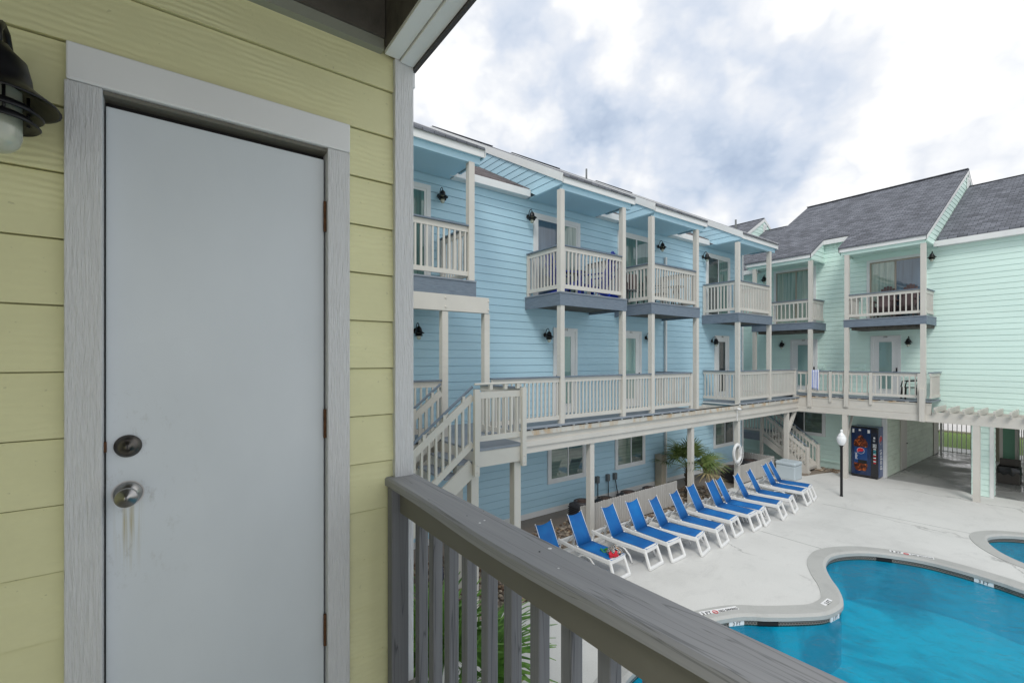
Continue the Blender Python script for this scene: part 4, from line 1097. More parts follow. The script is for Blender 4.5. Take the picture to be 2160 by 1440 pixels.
sheet('soil', [(-40, -40), (-3, -40), (-3, 40.0), (-40, 40)], [[Vector(p) for p in ((-5.27, 20.7), (-5.27, 28.5), (-3.01, 28.5), (-3.01, 20.7))]], -.03, M['soil']) if False else sheet('soil', [(-12, 0), (-6.0, 0), (-6.0, 20.7), (-12, 20.7)], [], -.025, M['soil'])
sheet('ground', [(-400, -400), (400, -400), (400, 400), (-400, 400)], [[Vector(p) for p in ((-6.5, -11), (20, -11), (20, 19), (-6.5, 19))]], -.04, M['asph'])
sheet('path', [(-30, 28.6), (30, 28.6), (30, 30.4), (-30, 30.4)], [], -.008, M['deckc'])
sheet('lawn', [(-30, 30.4), (30, 30.4), (30, 36.5), (-30, 36.5)], [], -.004, M['lawn'])
sheet('road', [(-60, 37.0), (60, 37.0), (60, 45), (-60, 45)], [], -.012, M['asph'])
MB().box(-30, 30, 36.5, 36.7, -.04, .1).build('kerb', M['tan'])['kind'] = 'structure'
# expansion joints in the deck
jt = MB()
for (p, q) in (((1600, 1118), (1745, 1160)), ((1735, 1062), (2050, 1125))):
    a, b = gp(*p), gp(*q); jt.beam((*a, .0012), (*b, .0012), .02, .002)
jt = jt.build('deck_joint', M['wetc']); jt['kind'] = 'structure'

# rocks
def rocks(name, label, area, n, seed):
    r = random.Random(seed); mb = MB()
    ico = [(0, 0, 1), (.89, 0, .45), (.28, .85, .45), (-.72, .53, .45), (-.72, -.53, .45), (.28, -.85, .45), (.72, .53, -.45), (-.28, .85, -.45), (-.89, 0, -.45), (-.28, -.85, -.45), (.72, -.53, -.45), (0, 0, -1)]
    fc = [(0, 1, 2), (0, 2, 3), (0, 3, 4), (0, 4, 5), (0, 5, 1), (1, 6, 2), (2, 7, 3), (3, 8, 4), (4, 9, 5), (5, 10, 1), (2, 6, 7), (3, 7, 8), (4, 8, 9), (5, 9, 10), (1, 10, 6), (11, 7, 6), (11, 8, 7), (11, 9, 8), (11, 10, 9), (11, 6, 10)]
    for k in range(n):
        x, y = area(r); s = r.uniform(.02, .055); ax, ay, az = s*r.uniform(.8, 1.5), s*r.uniform(.8, 1.3), s*r.uniform(.5, .8); t = r.random()*pi; i = len(mb.v)
        for v in ico:
            j_ = r.uniform(.85, 1.15); vx, vy, vz = v[0]*ax*j_, v[1]*ay*j_, v[2]*az*j_
            mb.v.append((x+vx*cos(t)-vy*sin(t), y+vx*sin(t)+vy*cos(t), -.01+s*.35+vz))
        for f in fc: mb.f.append(tuple(i+q for q in f)); mb.m.append(0)
    o = mb.build(name, M['rock'], None, True); tag(o, label, 'rocks', None, 'stuff'); return o
rocks('river_rocks', 'brown river rocks under the near staircase', lambda r: (r.uniform(-8.9, -6.37), r.uniform(1.5, 5.4)), 1700, 1)
rocks('river_rocks', 'scattered river rocks along the foot of the blue wall', lambda r: (r.uniform(-8.9, -7.65), r.uniform(5.4, 14.4)), 1100, 2)
rocks('river_rocks', 'small bed of tan rocks beside the far stair foot', lambda r: (r.uniform(-7.9, -6.55), r.uniform(20.0, 20.65)), 260, 3)

# ================================================================== LOUNGERS  (local: foot end at x=0, head towards -x, y across)
LG = 'blue and white sun loungers in a row'
def make_lounger():
    r = empty('sun_lounger'); W2 = .235; S = .40
    for s in (-1, 1):
        f = MB(); y = s*W2
        # side rail, moulded with an arch at mid length
        f.beam((-.0, y, S-.05), (-.92, y, S-.05), .045, .085); f.beam((-.92, y, S-.05), (-1.38, y, S-.01), .045, .075)
        f.build('side_rail', M['whitep'], r, bevel=.012)
        g = MB(); g.tube([(-.32, y, .02), (-.38, y, .16), (-.50, y, .27), (-.62, y, .30), (-.74, y, .27), (-.86, y, .16), (-.92, y, .02)], .02, 8)
        g.build('arch_leg', M['whitep'], r, True)
    # foot and head leg frames: splayed U frames with a foot bar
    for x0, x1, nm in ((-.03, .10, 'foot_frame'), (-1.33, -1.40, 'head_frame')):
        g = MB()
        for s in (-1, 1): g.beam((x0, s*W2*.94, S-.03), (x1, s*W2*1.02, .03), .05, .055, 0, (1, 0, 0))
        g.beam((x1, -W2*1.02-.02, .035), (x1, W2*1.02+.02, .035), .055, .065)
        g.beam((x0, -W2-.02, S-.045), (x0, W2+.02, S-.045), .06, .10)
        g.build(nm, M['whitep'], r, bevel=.014)
    seat = MB()
    def strip(mb, pts, hw, sag):
        n = len(pts); m = 6; i0 = len(mb.v)
        for (x, z) in pts:
            for k in range(m+1):
                v = -1+2*k/m; mb.v.append((x, v*hw, z-sag*(1-v*v)))
        for a in range(n-1):
            for k in range(m): q = i0+a*(m+1)+k; mb.f.append((q, q+1, q+m+2, q+m+1)); mb.m.append(0)
    hx = -.84
    strip(seat, [(-.0, S+.005), (-.2, S+.012), (-.42, S+.012), (-.63, S+.012), (hx, S+.02)], .228, .010)
    o = seat.build('seat_sling', M['sling'], r, True)
    sd = o.modifiers.new('s', 'SOLIDIFY'); sd.thickness = .008
    bk = MB(); tx, tz = hx-.29, S+.59
    strip(bk, [(hx, S+.02), (hx-.09, S+.20), (hx-.18, S+.38), (tx, tz-.0)], .228, .015)
    # concave top edge
    o = bk.build('back_sling', M['sling'], r, True); me = o.data
    for v in me.vertices:
        if v.co.z > S+.5: v.co.z -= .028*(1-(v.co.y/.228)**2)
    sd = o.modifiers.new('s', 'SOLIDIFY'); sd.thickness = .008
    bf = MB()
    for s in (-1, 1):
        bf.tube([(hx, s*.218, S+.005), (tx+.01, s*.218, tz-.01)], .007, 6)
        bf.tube([(hx+.02, s*.218, S-.012), (.0, s*.218, S-.015)], .009, 6)
        bf.lathe([(0, .012), (.010, .008), (.013, 0), (.010, -.008), (0, -.012)], (tx, s*.222, tz+.004), 8)
        bf.lathe([(0, .02), (.02, .014), (.024, 0), (.02, -.014), (0, -.02)], (hx, s*.235, S+.01), 8)
        bf.beam((hx-.13, s*.16, S+.26), (-1.18, s*.16, S-.01), .018, .02)
    bf.build('back_frame', M['whitep'], r, True)
    return r
lg0 = make_lounger()
feet = [(1364, 1201), (1411, 1184.5), (1472, 1169), (1512, 1153), (1540.5, 1131.7), (1582, 1119.4), (1606, 1104.8), (1646, 1092), (1672, 1078.5), (1696.7, 1066), (1713, 1055)]
tops = [(1268, 1070), (1319, 1058), (1368, 1054), (1412, 1041), (1447, 1026), (1488, 1016.5), (1509, 1012), (1547, 1003), (1574, 993.5), (1606, 981), (1620, 975.5)]
feet = [None, None]+feet; tops = [(1129, 1107), (1197, 1086)]+tops
labs = ['lounger mostly hidden behind the near handrail, nearest the camera', 'lounger with a striped towel and green straps on its foot end', 'third lounger from the left, first to show all of its seat',
        'fourth lounger from the left, in front of the picket fence', 'fifth lounger from the left, with a pale patch on its back sling', 'lounger in front of the right end of the long picket fence',
        'lounger beside the palm trunk', 'left one of the touching pair right of the palm', 'right one of the touching pair right of the palm',
        'lounger in front of the post with the life ring', 'lounger in front of the short picket fence', 'second lounger from the grey storage box', 'last lounger of the row, beside the grey storage box']
lpos = []
for i, tp in enumerate(tops):
    o = lg0 if i == 0 else copy_tree(lg0)
    T_ = Vector(gp(*tp, .985))
    if feet[i]:
        F_ = Vector(gp(*feet[i], 0)); d = F_-T_; ang = atan2(d.y, d.x)-atan2(-.235+.215, 1.23)
        ang = max(-.12, min(.22, ang))
    else: ang = .08
    # place so that the near corner of the sling top falls on T_
    lx, ly = -1.13, -.222
    o.location = (T_.x-(lx*cos(ang)-ly*sin(ang)), T_.y-(lx*sin(ang)+ly*cos(ang)), 0)
    o.rotation_euler = (0, 0, ang); lpos.append((o.location.copy(), ang))
    tag(o, 'blue sling '+labs[i], 'sun lounger', LG)
# towel pile and goggles on the second lounger
lc, la = lpos[1]; ex = Vector((cos(la), sin(la), 0)); ey = Vector((-sin(la), cos(la), 0))
def blob(name, c, sx, sy, sz, mat, seed, parent=None, n=18):
    bm = bmesh.new(); bmesh.ops.create_icosphere(bm, subdivisions=4, radius=1)
    r = random.Random(seed); ph = [r.uniform(0, 6) for _ in range(6)]
    for v in bm.verts:
        x, y, z = v.co; w = 1+.16*sin(5*x+ph[0]+3*y)+.12*sin(7*y+ph[1]-4*z)+.1*sin(9*z+6*x+ph[2])
        v.co = Vector((x*sx*w, y*sy*w, max(-.6, z)*sz*w))
    me = bpy.data.meshes.new(name); bm.to_mesh(me); bm.free(); me.materials.append(mat); me.polygons.foreach_set('use_smooth', [True]*len(me.polygons))
    o = bpy.data.objects.new(name, me); COL.objects.link(o); o.location = c
    if parent: o.parent = parent; o.location = c
    return o
tw = empty('towel_pile', tuple(lc+ex*-.12+ey*.03+Vector((0, 0, .40))), la, 'crumpled red, white and black printed towel on the foot of a lounger', 'towel')
blob('printed_towel', (0, .02, .07), .12, .14, .09, M['print'], 3, tw)
blob('red_cloth', (.03, -.06, .05), .085, .12, .065, plain('red_cloth', (.55, .02, .04), .8), 5, tw)
gg = MB(); gg.tube([(.07*cos(t), .05*sin(t), .012+.02*sin(2*t)) for t in [k*2*pi/20 for k in range(21)]], .012, 8, 0, False)
gg.tube([(.05+.03*cos(t), .02+.03*sin(t), .04+.01*sin(t)) for t in [k*2*pi/14 for k in range(15)]], .009, 6, 0, False)
gg = gg.build('swim_goggles', plain('green_rubber', (.03, .25, .02), .4), None, True, loc=tuple(lc+ex*-.36+ey*.02+Vector((0, 0, .412))))
tag(gg, 'green strapped swim goggles lying beside the printed towel', 'goggles')

# ================================================================== SITE OBJECTS
def picket(name, p0, p1, h, label):
    r = empty(name, (*p0, 0), atan2(p1[1]-p0[1], p1[0]-p0[0]), label, 'fence'); ln_ = (Vector(p1)-Vector(p0)).length; n = round(ln_/.088); s = ln_/n
    for zr_ in (.15, h-.18): MB().box(0, ln_, .012, .045, zr_, zr_+.06).build('rail', M['fence'], r)
    pk = MB()
    for k in range(n):
        a, b = k*s+.005, (k+1)*s-.005; hh = h+rnd.uniform(-.008, .008); c = .018
        pk.prism([(a, .01), (b, .01), (b, hh-c), (b-c, hh), (a+c, hh), (a, hh-c)], lambda p, t: (p[0], t, p[1]), -.009, .009)
    pk.build('pickets', M['fence'], r, recalc=True); return r
wf = 7.95
picket('picket_fence', (-wf, ub(1224, wf)), (-wf, ub(1428, wf)), .71, 'long greige picket fence behind the loungers, hiding the air conditioners')
picket('picket_fence', (-wf, ub(1561, wf)), (-wf, ub(1633, wf)), .65, 'short greige picket fence right of the life ring post')
picket('picket_fence', (-wf-1.3, ub(1633, wf)+.0), (-wf-.02, ub(1633, wf)+.0), .64, 'picket fence return running back towards the far stairs')
def ac(px, w, zt, r_, label, py=None):
    u = ub(px, w); root = empty('air_conditioner', (-w, u, 0), 0, label, 'air conditioner', 'outdoor air conditioners')
    b_ = MB(); b_.box(-r_, r_, -r_, r_, .03, zt-.03); b_.build('casing', M['acm'], root, bevel=.05)
    l_ = MB()
    for k in range(9): l_.box(-r_-.004, r_+.004, -r_-.004, r_+.004, .1+k*(zt-.2)/9, .1+k*(zt-.2)/9+.02)
    l_.build('louvres', M['black'], root)
    t_ = MB(); t_.lathe([(r_*.93, zt-.035), (r_*.9, zt+.015), (r_*.78, zt+.03), (r_*.76, zt-.01)], (0, 0, 0), 28); t_.build('top_ring', M['acm'], root, True)
    g_ = MB()
    for k in range(1, 6): g_.lathe([(r_*.13*k, zt), (r_*.13*k+.008, zt+.006), (r_*.13*k+.016, zt)], (0, 0, 0), 24)
    for k in range(8): t = k*pi/4; g_.beam((0, 0, zt+.004), (r_*.76*cos(t), r_*.76*sin(t), zt+.004), .012, .006)
    g_.lathe([(0, zt-.03), (r_*.77, zt-.03)], (0, 0, 0), 24); g_.build('fan_grille', M['acg'], root)
    return root
ac(1229, 8.35, .64, .26, 'dark air conditioner standing at the left end of the long picket fence')
ac(1278, 8.45, .50, .27, 'dark air conditioner behind the long picket fence under the three meter boxes')
ac(1327, 8.45, .50, .27, 'dark air conditioner behind the middle of the long picket fence')
ac(1372, 8.45, .46, .26, 'air conditioner barely showing over the right half of the long fence')
ac(1543, 8.35, .50, .26, 'tall dark air conditioner left of the life ring post')
ac(1582, 8.5, .48, .33, 'wide dark air conditioner inside the short picket enclosure')
for (px, pz, pb_, lbl) in ((1260, 1011.5, 0, 'grey electrical box on blue wall, leftmost of three'), (1282, 1007, 0, 'grey electrical box on blue wall, middle of three'), (1297, 1004, .18, 'grey electrical box on blue wall with a slanted cable, right of three')):
    w = WB-.05; u = ub(px, w); z = zb(px, pz, w)
    r = empty('electrical_box', (-w, u, z), 0, lbl, 'electrical box', 'electrical boxes on the blue wall')
    MB().box(-.04, .045, -.055, .055, -.09, .10).box(.045, .052, -.045, .045, -.08, .02).build('casing', M['utilgrey'], r, bevel=.008)
    MB().tube([(.02, 0, -.09), (.02, pb_*.4, -.4), (.02, pb_, -.75)], .013, 8).build('conduit', M['black'], r, True)
u = ub(1398, 8.75); MB().box(-8.95, -8.7, u-.12, u+.1, 0, 1.25).box(-8.96, -8.69, u-.13, u+.11, 1.25, 1.28).build('utility_cabinet', M['tan'], None, bevel=.01)
tag(bpy.data.objects['utility_cabinet'], 'tan upright cabinet against the blue wall behind the palm', 'cabinet')

# palms
def fan_palm(name, loc, trunk_h, n, rad, mats, label, seed, up=.25, dry=5):
    r = random.Random(seed); root = empty(name, loc, 0, label, 'palm')
    if trunk_h > .1:
        tb = MB(); pts = [(0.02*sin(k), .02*cos(k*1.3), trunk_h*k/8) for k in range(9)]
        tb.tube(pts, [.09+.012*(k % 2) for k in range(9)], 12)
        for k in range(60):
            t = r.random()*2*pi; z = r.uniform(.05, trunk_h); tb.beam((.07*cos(t), .07*sin(t), z), (.15*cos(t), .15*sin(t), z+.11), .04, .015)
        tb.build('trunk', M['trunk'], root)
    leaves = [MB(), MB()]
    st_ = MB()
    for k in range(n+dry):
        isdry = k >= n
        az = r.random()*2*pi; el = r.uniform(up, 1.45) if not isdry else r.uniform(-.25, .35)
        L_ = rad*r.uniform(.38, .62); d = Vector((cos(az)*cos(el), sin(az)*cos(el), sin(el)))
        base = Vector((0, 0, trunk_h)); hub = base+d*L_ - Vector((0, 0, .05*L_))
        st_.tube([base, base+d*L_*.5, hub], [.012, .009, .007], 5)
        side = d.cross(Vector((0, 0, 1))); side = side.normalized() if side.length > .01 else Vector((1, 0, 0)); nrm = side.cross(d).normalized()
        roll = r.uniform(-.5, .5); side2 = side*cos(roll)+nrm*sin(roll); nr2 = nrm*cos(roll)-side*sin(roll)
        nb = 22; mb = leaves[1 if isdry else 0]
        for q in range(nb):
            a = (-1+2*q/(nb-1))*1.75+r.uniform(-.04, .04); ll = rad*r.uniform(.5, .62)*(1-.22*abs(a)/1.75)
            dd = (d*cos(a)+side2*sin(a)); w0 = Vector(dd.cross(nr2)).normalized()
            droop = r.uniform(.05, .22)*ll*(1.8 if isdry else 1)
            pts = []
            for s in range(5):
                t = s/4; p = hub+dd*ll*t+nr2*(.10*ll*sin(pi*t)*(.5 if isdry else 1)); p = p-Vector((0, 0, 1))*droop*t*t*1.2; wd = .016*rad/.8*(1.12-t)*(1 if t > .1 else .6)+.001
                pts.append((p-w0*wd, p+w0*wd))
            for s in range(4): mb.quad(tuple(pts[s][0]), tuple(pts[s][1]), tuple(pts[s+1][1]), tuple(pts[s+1][0]))
    leaves[0].build('fronds', M[mats[0]], root)
    if dry: leaves[1].build('dry_fronds', M[mats[1]], root)
    st_.build('stalks', M[mats[0]], root)
    return root
u = ub(1450, 8.2)
fan_palm('fan_palm', (-8.15, u, 0), .92, 22, 1.12, ('frondd', 'fronddry'), 'fan palm with olive and straw-coloured fronds against the blue wall', 11, .15, 5)
fan_palm('fan_palm', (-4.5, 2.28, 0), .45, 24, 1.6, ('frond', 'fronddry'), 'bright green fan palm seen through the near railing', 21, .25, 3)
# storage box
sb = empty('storage_box', (0, 0, 0), 0, 'pale grey-blue plastic storage box behind the last lounger', 'storage box')
MB().box(-7.64, -7.0, 17.5, 18.1, 0, .5).build('body', M['box'], sb, bevel=.03)
MB().box(-7.66, -6.98, 17.48, 18.12, .5, .63).build('lid', M['box'], sb, bevel=.05)
# lamp post
gx, gy = gp(1775, 1046)
lp = empty('lamp_post', (gx, gy, 0), 0, 'black lamp post with a white acorn globe on the pool deck', 'lamp post')
MB().lathe([(0, 0), (.045, 0), (.042, .03), (.036, .05), (.036, 1.55), (.05, 1.57), (.05, 1.6), (0, 1.6)], (0, 0, 0), 20).build('pole', M['black'], lp, True)
MB().lathe([(.055, 1.6), (.085, 1.63), (.125, 1.72), (.133, 1.80), (.12, 1.86), (.10, 1.885), (.105, 1.90), (.06, 1.96), (.035, 1.99), (.03, 2.01), (.04, 2.04), (.034, 2.075), (0, 2.095)], (0, 0, 0), 28).build('globe', M['globe'], lp, True)
# life ring on the post
px_ = ub(1558, 7.6); lr = empty('life_ring', (-7.655, px_+.02, zb(1558, 956, 7.62)), 0, 'white life ring hanging on a greige post', 'life ring')
tb = MB(); seg = 28; ms = 10
for k in range(seg):
    t = 2*pi*k/seg
    for q in range(ms):
        s = 2*pi*q/ms; rr_ = 1+.20*cos(s); tb.v.append((.045*sin(s), .225*rr_*sin(t), .285*rr_*cos(t)))
for k in range(seg):
    for q in range(ms):
        a, b = (k+1) % seg, (q+1) % ms; tb.f.append((k*ms+q, k*ms+b, a*ms+b, a*ms+q)); tb.m.append(0)
tb.build('ring', M['whitep'], lr, True, recalc=True)
rp = MB(); rp.tube([(.05, .26*sin(t)*1.12, .33*cos(t)*1.1-.01) for t in [.9+k*4.6/24 for k in range(25)]], .008, 6); rp.tube([(.03, .15, .22), (.05, .0, .12), (.05, .1, -.04), (.06, .3, -.02)], .008, 6); rp.build('rope', M['whitep'], lr, True)
# security camera
w = WF-.14; u = ub(1555, w); z = zb(1555, 862, w)
sc_o = empty('security_camera', (-w, u, z), 0, 'small white security camera on the walkway beam', 'camera')
MB().box(.0, .03, -.04, .04, -.04, .04).build('bracket', M['vwhite'], sc_o, bevel=.006)
MB().tube([(.05, -.05, 0), (.08, .09, -.01)], .035, 12).build('body', M['vwhite'], sc_o, True)
MB().tube([(.08, .085, -.01), (.083, .11, -.011)], .030, 12).build('lens', M['black'], sc_o)
MB().tube([(.01, -.02, -.04), (.01, -.02, -.40)], .010, 8).build('conduit', M['vwhite'], sc_o)
# vending machine
vm = empty('vending_machine', (0, 0, 0), 0, 'blue soda vending machine with amber bottle picture against the mint wall', 'vending machine')
VX0, VX1, VY, VH = -6.14, -5.33, 20.10, 1.84
MB().box(VX0+.01, VX1, VY+.07, 20.67, .04, VH).build('cabinet', M['pepside'], vm, bevel=.01)
MB().box(VX0, VX1-.0, VY+.01, VY+.068, .04, VH-.0).build('door_frame', M['vblack'], vm, bevel=.008)
MB().box(VX0+.02, VX0+.60, VY, VY+.012, .10, VH-.06).build('front_panel', M['pepblue'], vm)
MB().box(VX0+.615, VX1-.02, VY+.0005, VY+.012, .10, VH-.06).build('control_panel', M['vblack'], vm)
MB().box(VX0+.03, VX1-.03, VY+.03, 20.5, 0, .04).build('feet', M['black'], vm)
def vpoly(pts, d, mat, name):
    q = MB(); q.prism([(VX0+p[0]*.97, p[1]) for p in pts], lambda p, t: (p[0], t, p[1]), VY-d-.002, VY-d); return q.build(name, M[mat], vm, recalc=True)
bx0 = .31
half = [(.035, 1.66), (.035, 1.60), (.05, 1.52), (.09, 1.44), (.16, 1.36), (.205, 1.28), (.215, 1.18), (.205, 1.10)]
vpoly([(bx0+a, z) for a, z in half[2:]]+[(bx0-a, z) for a, z in half[2:][::-1]], .0005, 'cola', 'bottle_picture')
M['vdark'] = plain('vending_navy', (.004, .012, .06), .3, 0, .4)
vpoly([(bx0+a, z) for a, z in half[:3]]+[(bx0-a, z) for a, z in half[:3][::-1]], .0004, 'vdark', 'bottle_neck')
vpoly([(bx0-.20, 1.09), (bx0+.205, 1.09), (bx0+.195, .52), (bx0-.195, .52)], .0004, 'pepside', 'bottle_label')
vpoly([(bx0-.21, .51), (bx0+.21, .51), (bx0+.20, .36), (bx0+.15, .24), (bx0-.15, .24), (bx0-.2, .36)], .0005, 'cola', 'bottle_base')
vpoly([(bx0-.08, .63), (bx0+.19, .63), (bx0+.19, .50), (bx0-.08, .50)], .003, 'blackrough', 'dispensing_slot')
def globe_logo(cx, cz, r_, P, par, rz_=0):
    def circ(a0, a1, n=20): return [(r_*cos(a0+(a1-a0)*k/n), r_*sin(a0+(a1-a0)*k/n)) for k in range(n+1)]
    def emit(pts, d, mat, nm):
        q = MB(); q.prism([(cos(rz_)*x-sin(rz_)*z, sin(rz_)*x+cos(rz_)*z) for x, z in pts], lambda p, t: P(cx+p[0], t, cz+p[1]), d, d+.002); q.build(nm, M[mat], par, recalc=True)
    c = [(x*1.08, z*1.08) for x, z in circ(0, 2*pi, 30)[:-1]]
    emit(c, .002, 'vwhite', 'logo_disc')
    a0, a1 = R(22), R(218)
    arc = circ(a0, a1); wave = [(arc[-1][0]*(1-t)+arc[0][0]*t, arc[-1][1]*(1-t)+arc[0][1]*t-.16*r_*sin(pi*t*1.0)+.22*r_*sin(2*pi*t)) for t in [k/12 for k in range(1, 12)]]
    emit(arc+wave, .0045, 'vred', 'logo_red')
    a0, a1 = R(218), R(378)
    arc = circ(a0, a1); wave = [(arc[-1][0]*(1-t)+arc[0][0]*t, arc[-1][1]*(1-t)+arc[0][1]*t-.10*r_*sin(pi*t)-.16*r_*sin(2*pi*t)) for t in [k/12 for k in range(1, 12)]]
    emit(arc+wave, .0045, 'pepside', 'logo_blue')
globe_logo(VX0+.30, .96, .105, lambda a, d, z: (a, VY-.003-d, z), vm)
text_mesh('pepsi', .115, 'lettering', M['vwhite'], vm, frame_mat((VX0+.155, VY-.004, .76), (0, 0, 1), (-1, 0, 0)), .001)
XS = VX1
globe_logo(VY+.29, 1.38, .15, lambda a, d, z: (XS+.001+d, a, z), vm)
text_mesh('pepsi', .36, 'lettering', M['vwhite'], vm, frame_mat((XS+.003, VY+.29, .68), (0, 0, 1), (0, -1, 0)), .001)
for a, b, z0, z1 in ((.05, .11, 1.60, 1.74), (.25, .32, 1.68, 1.74), (.52, .59, 1.62, 1.74)): vpoly([(a, z0), (b, z0), (b, z1), (a, z1)], .001, 'vwhite', 'sticker')
vpoly([(.68, 1.12), (.79, 1.12), (.79, 1.26), (.68, 1.26)], .002, 'vgrey', 'coin_plate')
vpoly([(.755, 1.19), (.775, 1.19), (.775, 1.22), (.755, 1.22)], .005, 'vblack', 'coin_slot')
vpoly([(.69, 1.34), (.75, 1.34), (.75, 1.40), (.69, 1.40)], .002, 'vgrey', 'card_reader')
vpoly([(.70, 1.44), (.75, 1.44), (.75, 1.50), (.70, 1.50)], .002, 'vwhite', 'price_display')
M['vteal'] = plain('teal_button', (.05, .35, .4), .4)
for k in range(9): vpoly([(.70, 1.055-k*.062), (.775, 1.055-k*.062), (.775, 1.085-k*.062), (.70, 1.085-k*.062)], .002, ('vwhite', 'vteal', 'vteal', 'vwhite', 'vred', 'vwhite', 'vred', 'vwhite', 'vred')[k], 'selection_button')
# rubbish bin
bn = empty('trash_can', (-2.50, 23.3, 0), 0, 'square dark trash can with a black liner under the building', 'trash can')
MB().prism([(-.27, -.25), (.27, -.25), (.27, .25), (-.27, .25)], lambda p, t: (p[0], p[1], t), 0, .42).build('body', M['bin'], bn, bevel=.02, recalc=True)
lb_ = MB(); sg = 32
for ring, (z, k_) in enumerate(((.32, 1.14), (.42, 1.16), (.56, 1.12), (.60, 1.02), (.55, .9))):
    for q in range(sg):
        t = 2*pi*q/sg; e_ = 1/max(abs(cos(t)), abs(sin(t)))**.8; j_ = 1+.04*sin(q*2.7+ring)+.02*sin(q*5.1)
        lb_.v.append((.25*k_*e_*cos(t)*j_, .23*k_*e_*sin(t)*j_, z+(.04*sin(q*1.9) if ring == 0 else 0)))
for a in range(4):
    for q in range(sg): lb_.f.append((a*sg+q, a*sg+(q+1) % sg, (a+1)*sg+(q+1) % sg, (a+1)*sg+q)); lb_.m.append(0)
lb_.build('liner', M['bag'], bn, True)
MB().box(-.25, .25, .15, .27, .55, .80).build('hood', M['bin'], bn, bevel=.02)
# iron fence at the back of the passage
fn = empty('iron_fence', (0, 28.4, 0), 0, 'grey vertical bar fence closing the far end of the passage', 'fence')
MB().box(-5.27, 2.5, -.02, .02, .06, .10).box(-5.27, 2.5, -.02, .02, 2.12, 2.16).build('rail', M['ironbar'], fn)
x = -5.1; bars = MB()
while x < 2.5: bars.box(x-.013, x+.013, -.013, .013, .02, 2.2); x += .15
bars.build('bars', M['ironbar'], fn)
MB().box(-5.22, -5.14, -.04, .04, 0, 2.35).build('post', M['ironbar'], fn)
# towel on the mint rail
tx_ = um(1719, YF-.09); tb = MB(); nx, nz = 12, 10; zt_ = ZMD+HM+.012
for s in (-1, 1):
    i0 = len(tb.v)
    for k in range(nx+1):
        for q in range(nz+1):
            uu = (k/nx-.5)*.26; dn = .70 if s < 0 else .45; z = zt_-dn*q/nz; yy = YF+s*(.066+.012*sin(k*1.3+q*.2)*q/nz); tb.v.append((tx_+uu*(1-.12*q/nz), yy, z-(.05*k/nx if s < 0 else 0)*q/nz))
    for k in range(nx):
        for q in range(nz): a = i0+k*(nz+1)+q; tb.f.append((a, a+1, a+nz+2, a+nz+1)); tb.m.append(0)
i0 = len(tb.v)
for k in range(nx+1):
    uu = (k/nx-.5)*.26; tb.v += [(tx_+uu, YF-.066, zt_), (tx_+uu, YF+.066, zt_)]
for k in range(nx): a = i0+2*k; tb.f.append((a, a+1, a+3, a+2)); tb.m.append(0)
tw2 = tb.build('beach_towel', M['towel'], None, True); tag(tw2, 'blue and white striped beach towel hung over the walkway rail', 'towel')
sd = tw2.modifiers.new('s', 'SOLIDIFY'); sd.thickness = .006
# adirondack chairs (local: faces -y)
def adirondack(mat, label, loc, rz, group, first=[None]):
    r = empty('adirondack_chair', loc, rz, label, 'chair', group); W = .27; r.scale = (1, 1, 1.18)
    s_ = MB()
    for k in range(5): s_.beam((-W, -.30+k*.11, .34-k*.028), (W, -.30+k*.11, .34-k*.028), .09, .02)
    s_.build('seat', mat, r)
    b_ = MB()
    for k in range(7):
        x_ = -W+.04+k*(2*W-.08)/6; hh = 1.02-.16*((k-3)/3)**2*1.2
        b_.beam((x_*.8, .14, .22), (x_*1.05, .42, hh), .068, .016, 0, (0, 1, 0))
    b_.beam((-W+.02, .33, .72), (W-.02, .33, .72), .03, .05); b_.build('backrest', mat, r)
    for s in (-1, 1):
        MB().beam((s*(W+.05), -.36, .52), (s*(W+.05), .34, .52), .10, .022).build('armrest', mat, r)
        MB().box(s*(W+.02)-.015, s*(W+.02)+.015, -.36, -.27, 0, .51).build('leg', mat, r)
        MB().beam((s*(W-.01), -.30, .30), (s*(W-.01), .44, .03), .025, .09).build('leg', mat, r)
    return r
zB = ZW2
adirondack(M['navyplastic'], 'royal blue chair at the right of the first full blue balcony', (-8.22, ub(1262, 8.22), zB), -pi/2+.3, 'blue balcony chairs')
adirondack(M['navyplastic'], 'royal blue chair at the left of the first full blue balcony', (-8.5, 7.85, zB), pi-.3, 'blue balcony chairs')
adirondack(M['brownplastic'], 'brown fan-back chair, left of the pair on the mint balcony', (um(1870, 20.2), 20.15, ZM2), .12, 'brown mint-balcony chairs')
adirondack(M['brownplastic'], 'brown fan-back chair, right of the pair on the mint balcony', (um(1912, 20.2), 20.15, ZM2), -.08, 'brown mint-balcony chairs')
def side_table(mat, loc, label, h=.68, r_=.26, cat='table'):
    o = empty('round_table', loc, 0, label, cat)
    MB().lathe([(0, h-.02), (r_, h-.02), (r_+.01, h-.01), (r_, h), (0, h)], (0, 0, 0), 28).build('tabletop', mat, o)
    for k in range(3):
        t = k*2.09+.4; MB().tube([(.05*cos(t), .05*sin(t), h-.02), (.22*cos(t), .22*sin(t), 0)], .014, 8).build('leg', mat, o)
side_table(M['black'], (-8.4, ub(1213, 8.4), zB), 'small dark round table between the two blue chairs')
def sling_chair(loc, rz, label):
    r = empty('patio_chair', loc, rz, label, 'chair', 'dark patio chairs on the second blue balcony')
    MB().box(-.22, .22, -.22, .2, .40, .42).build('seat', M['utilgrey'], r); MB().beam((0, .2, .42), (0, .32, .95), .42, .02, 0, (0, 1, 0)).build('backrest', M['brownplastic'], r)
    for s in (-1, 1):
        MB().tube([(s*.23, -.2, 0), (s*.23, -.16, .62), (s*.23, .26, .62), (s*.23, .32, .95)], .014, 8).build('frame', M['black'], r)
        MB().tube([(s*.23, .1, .42), (s*.23, .28, 0)], .014, 8).build('leg', M['black'], r)
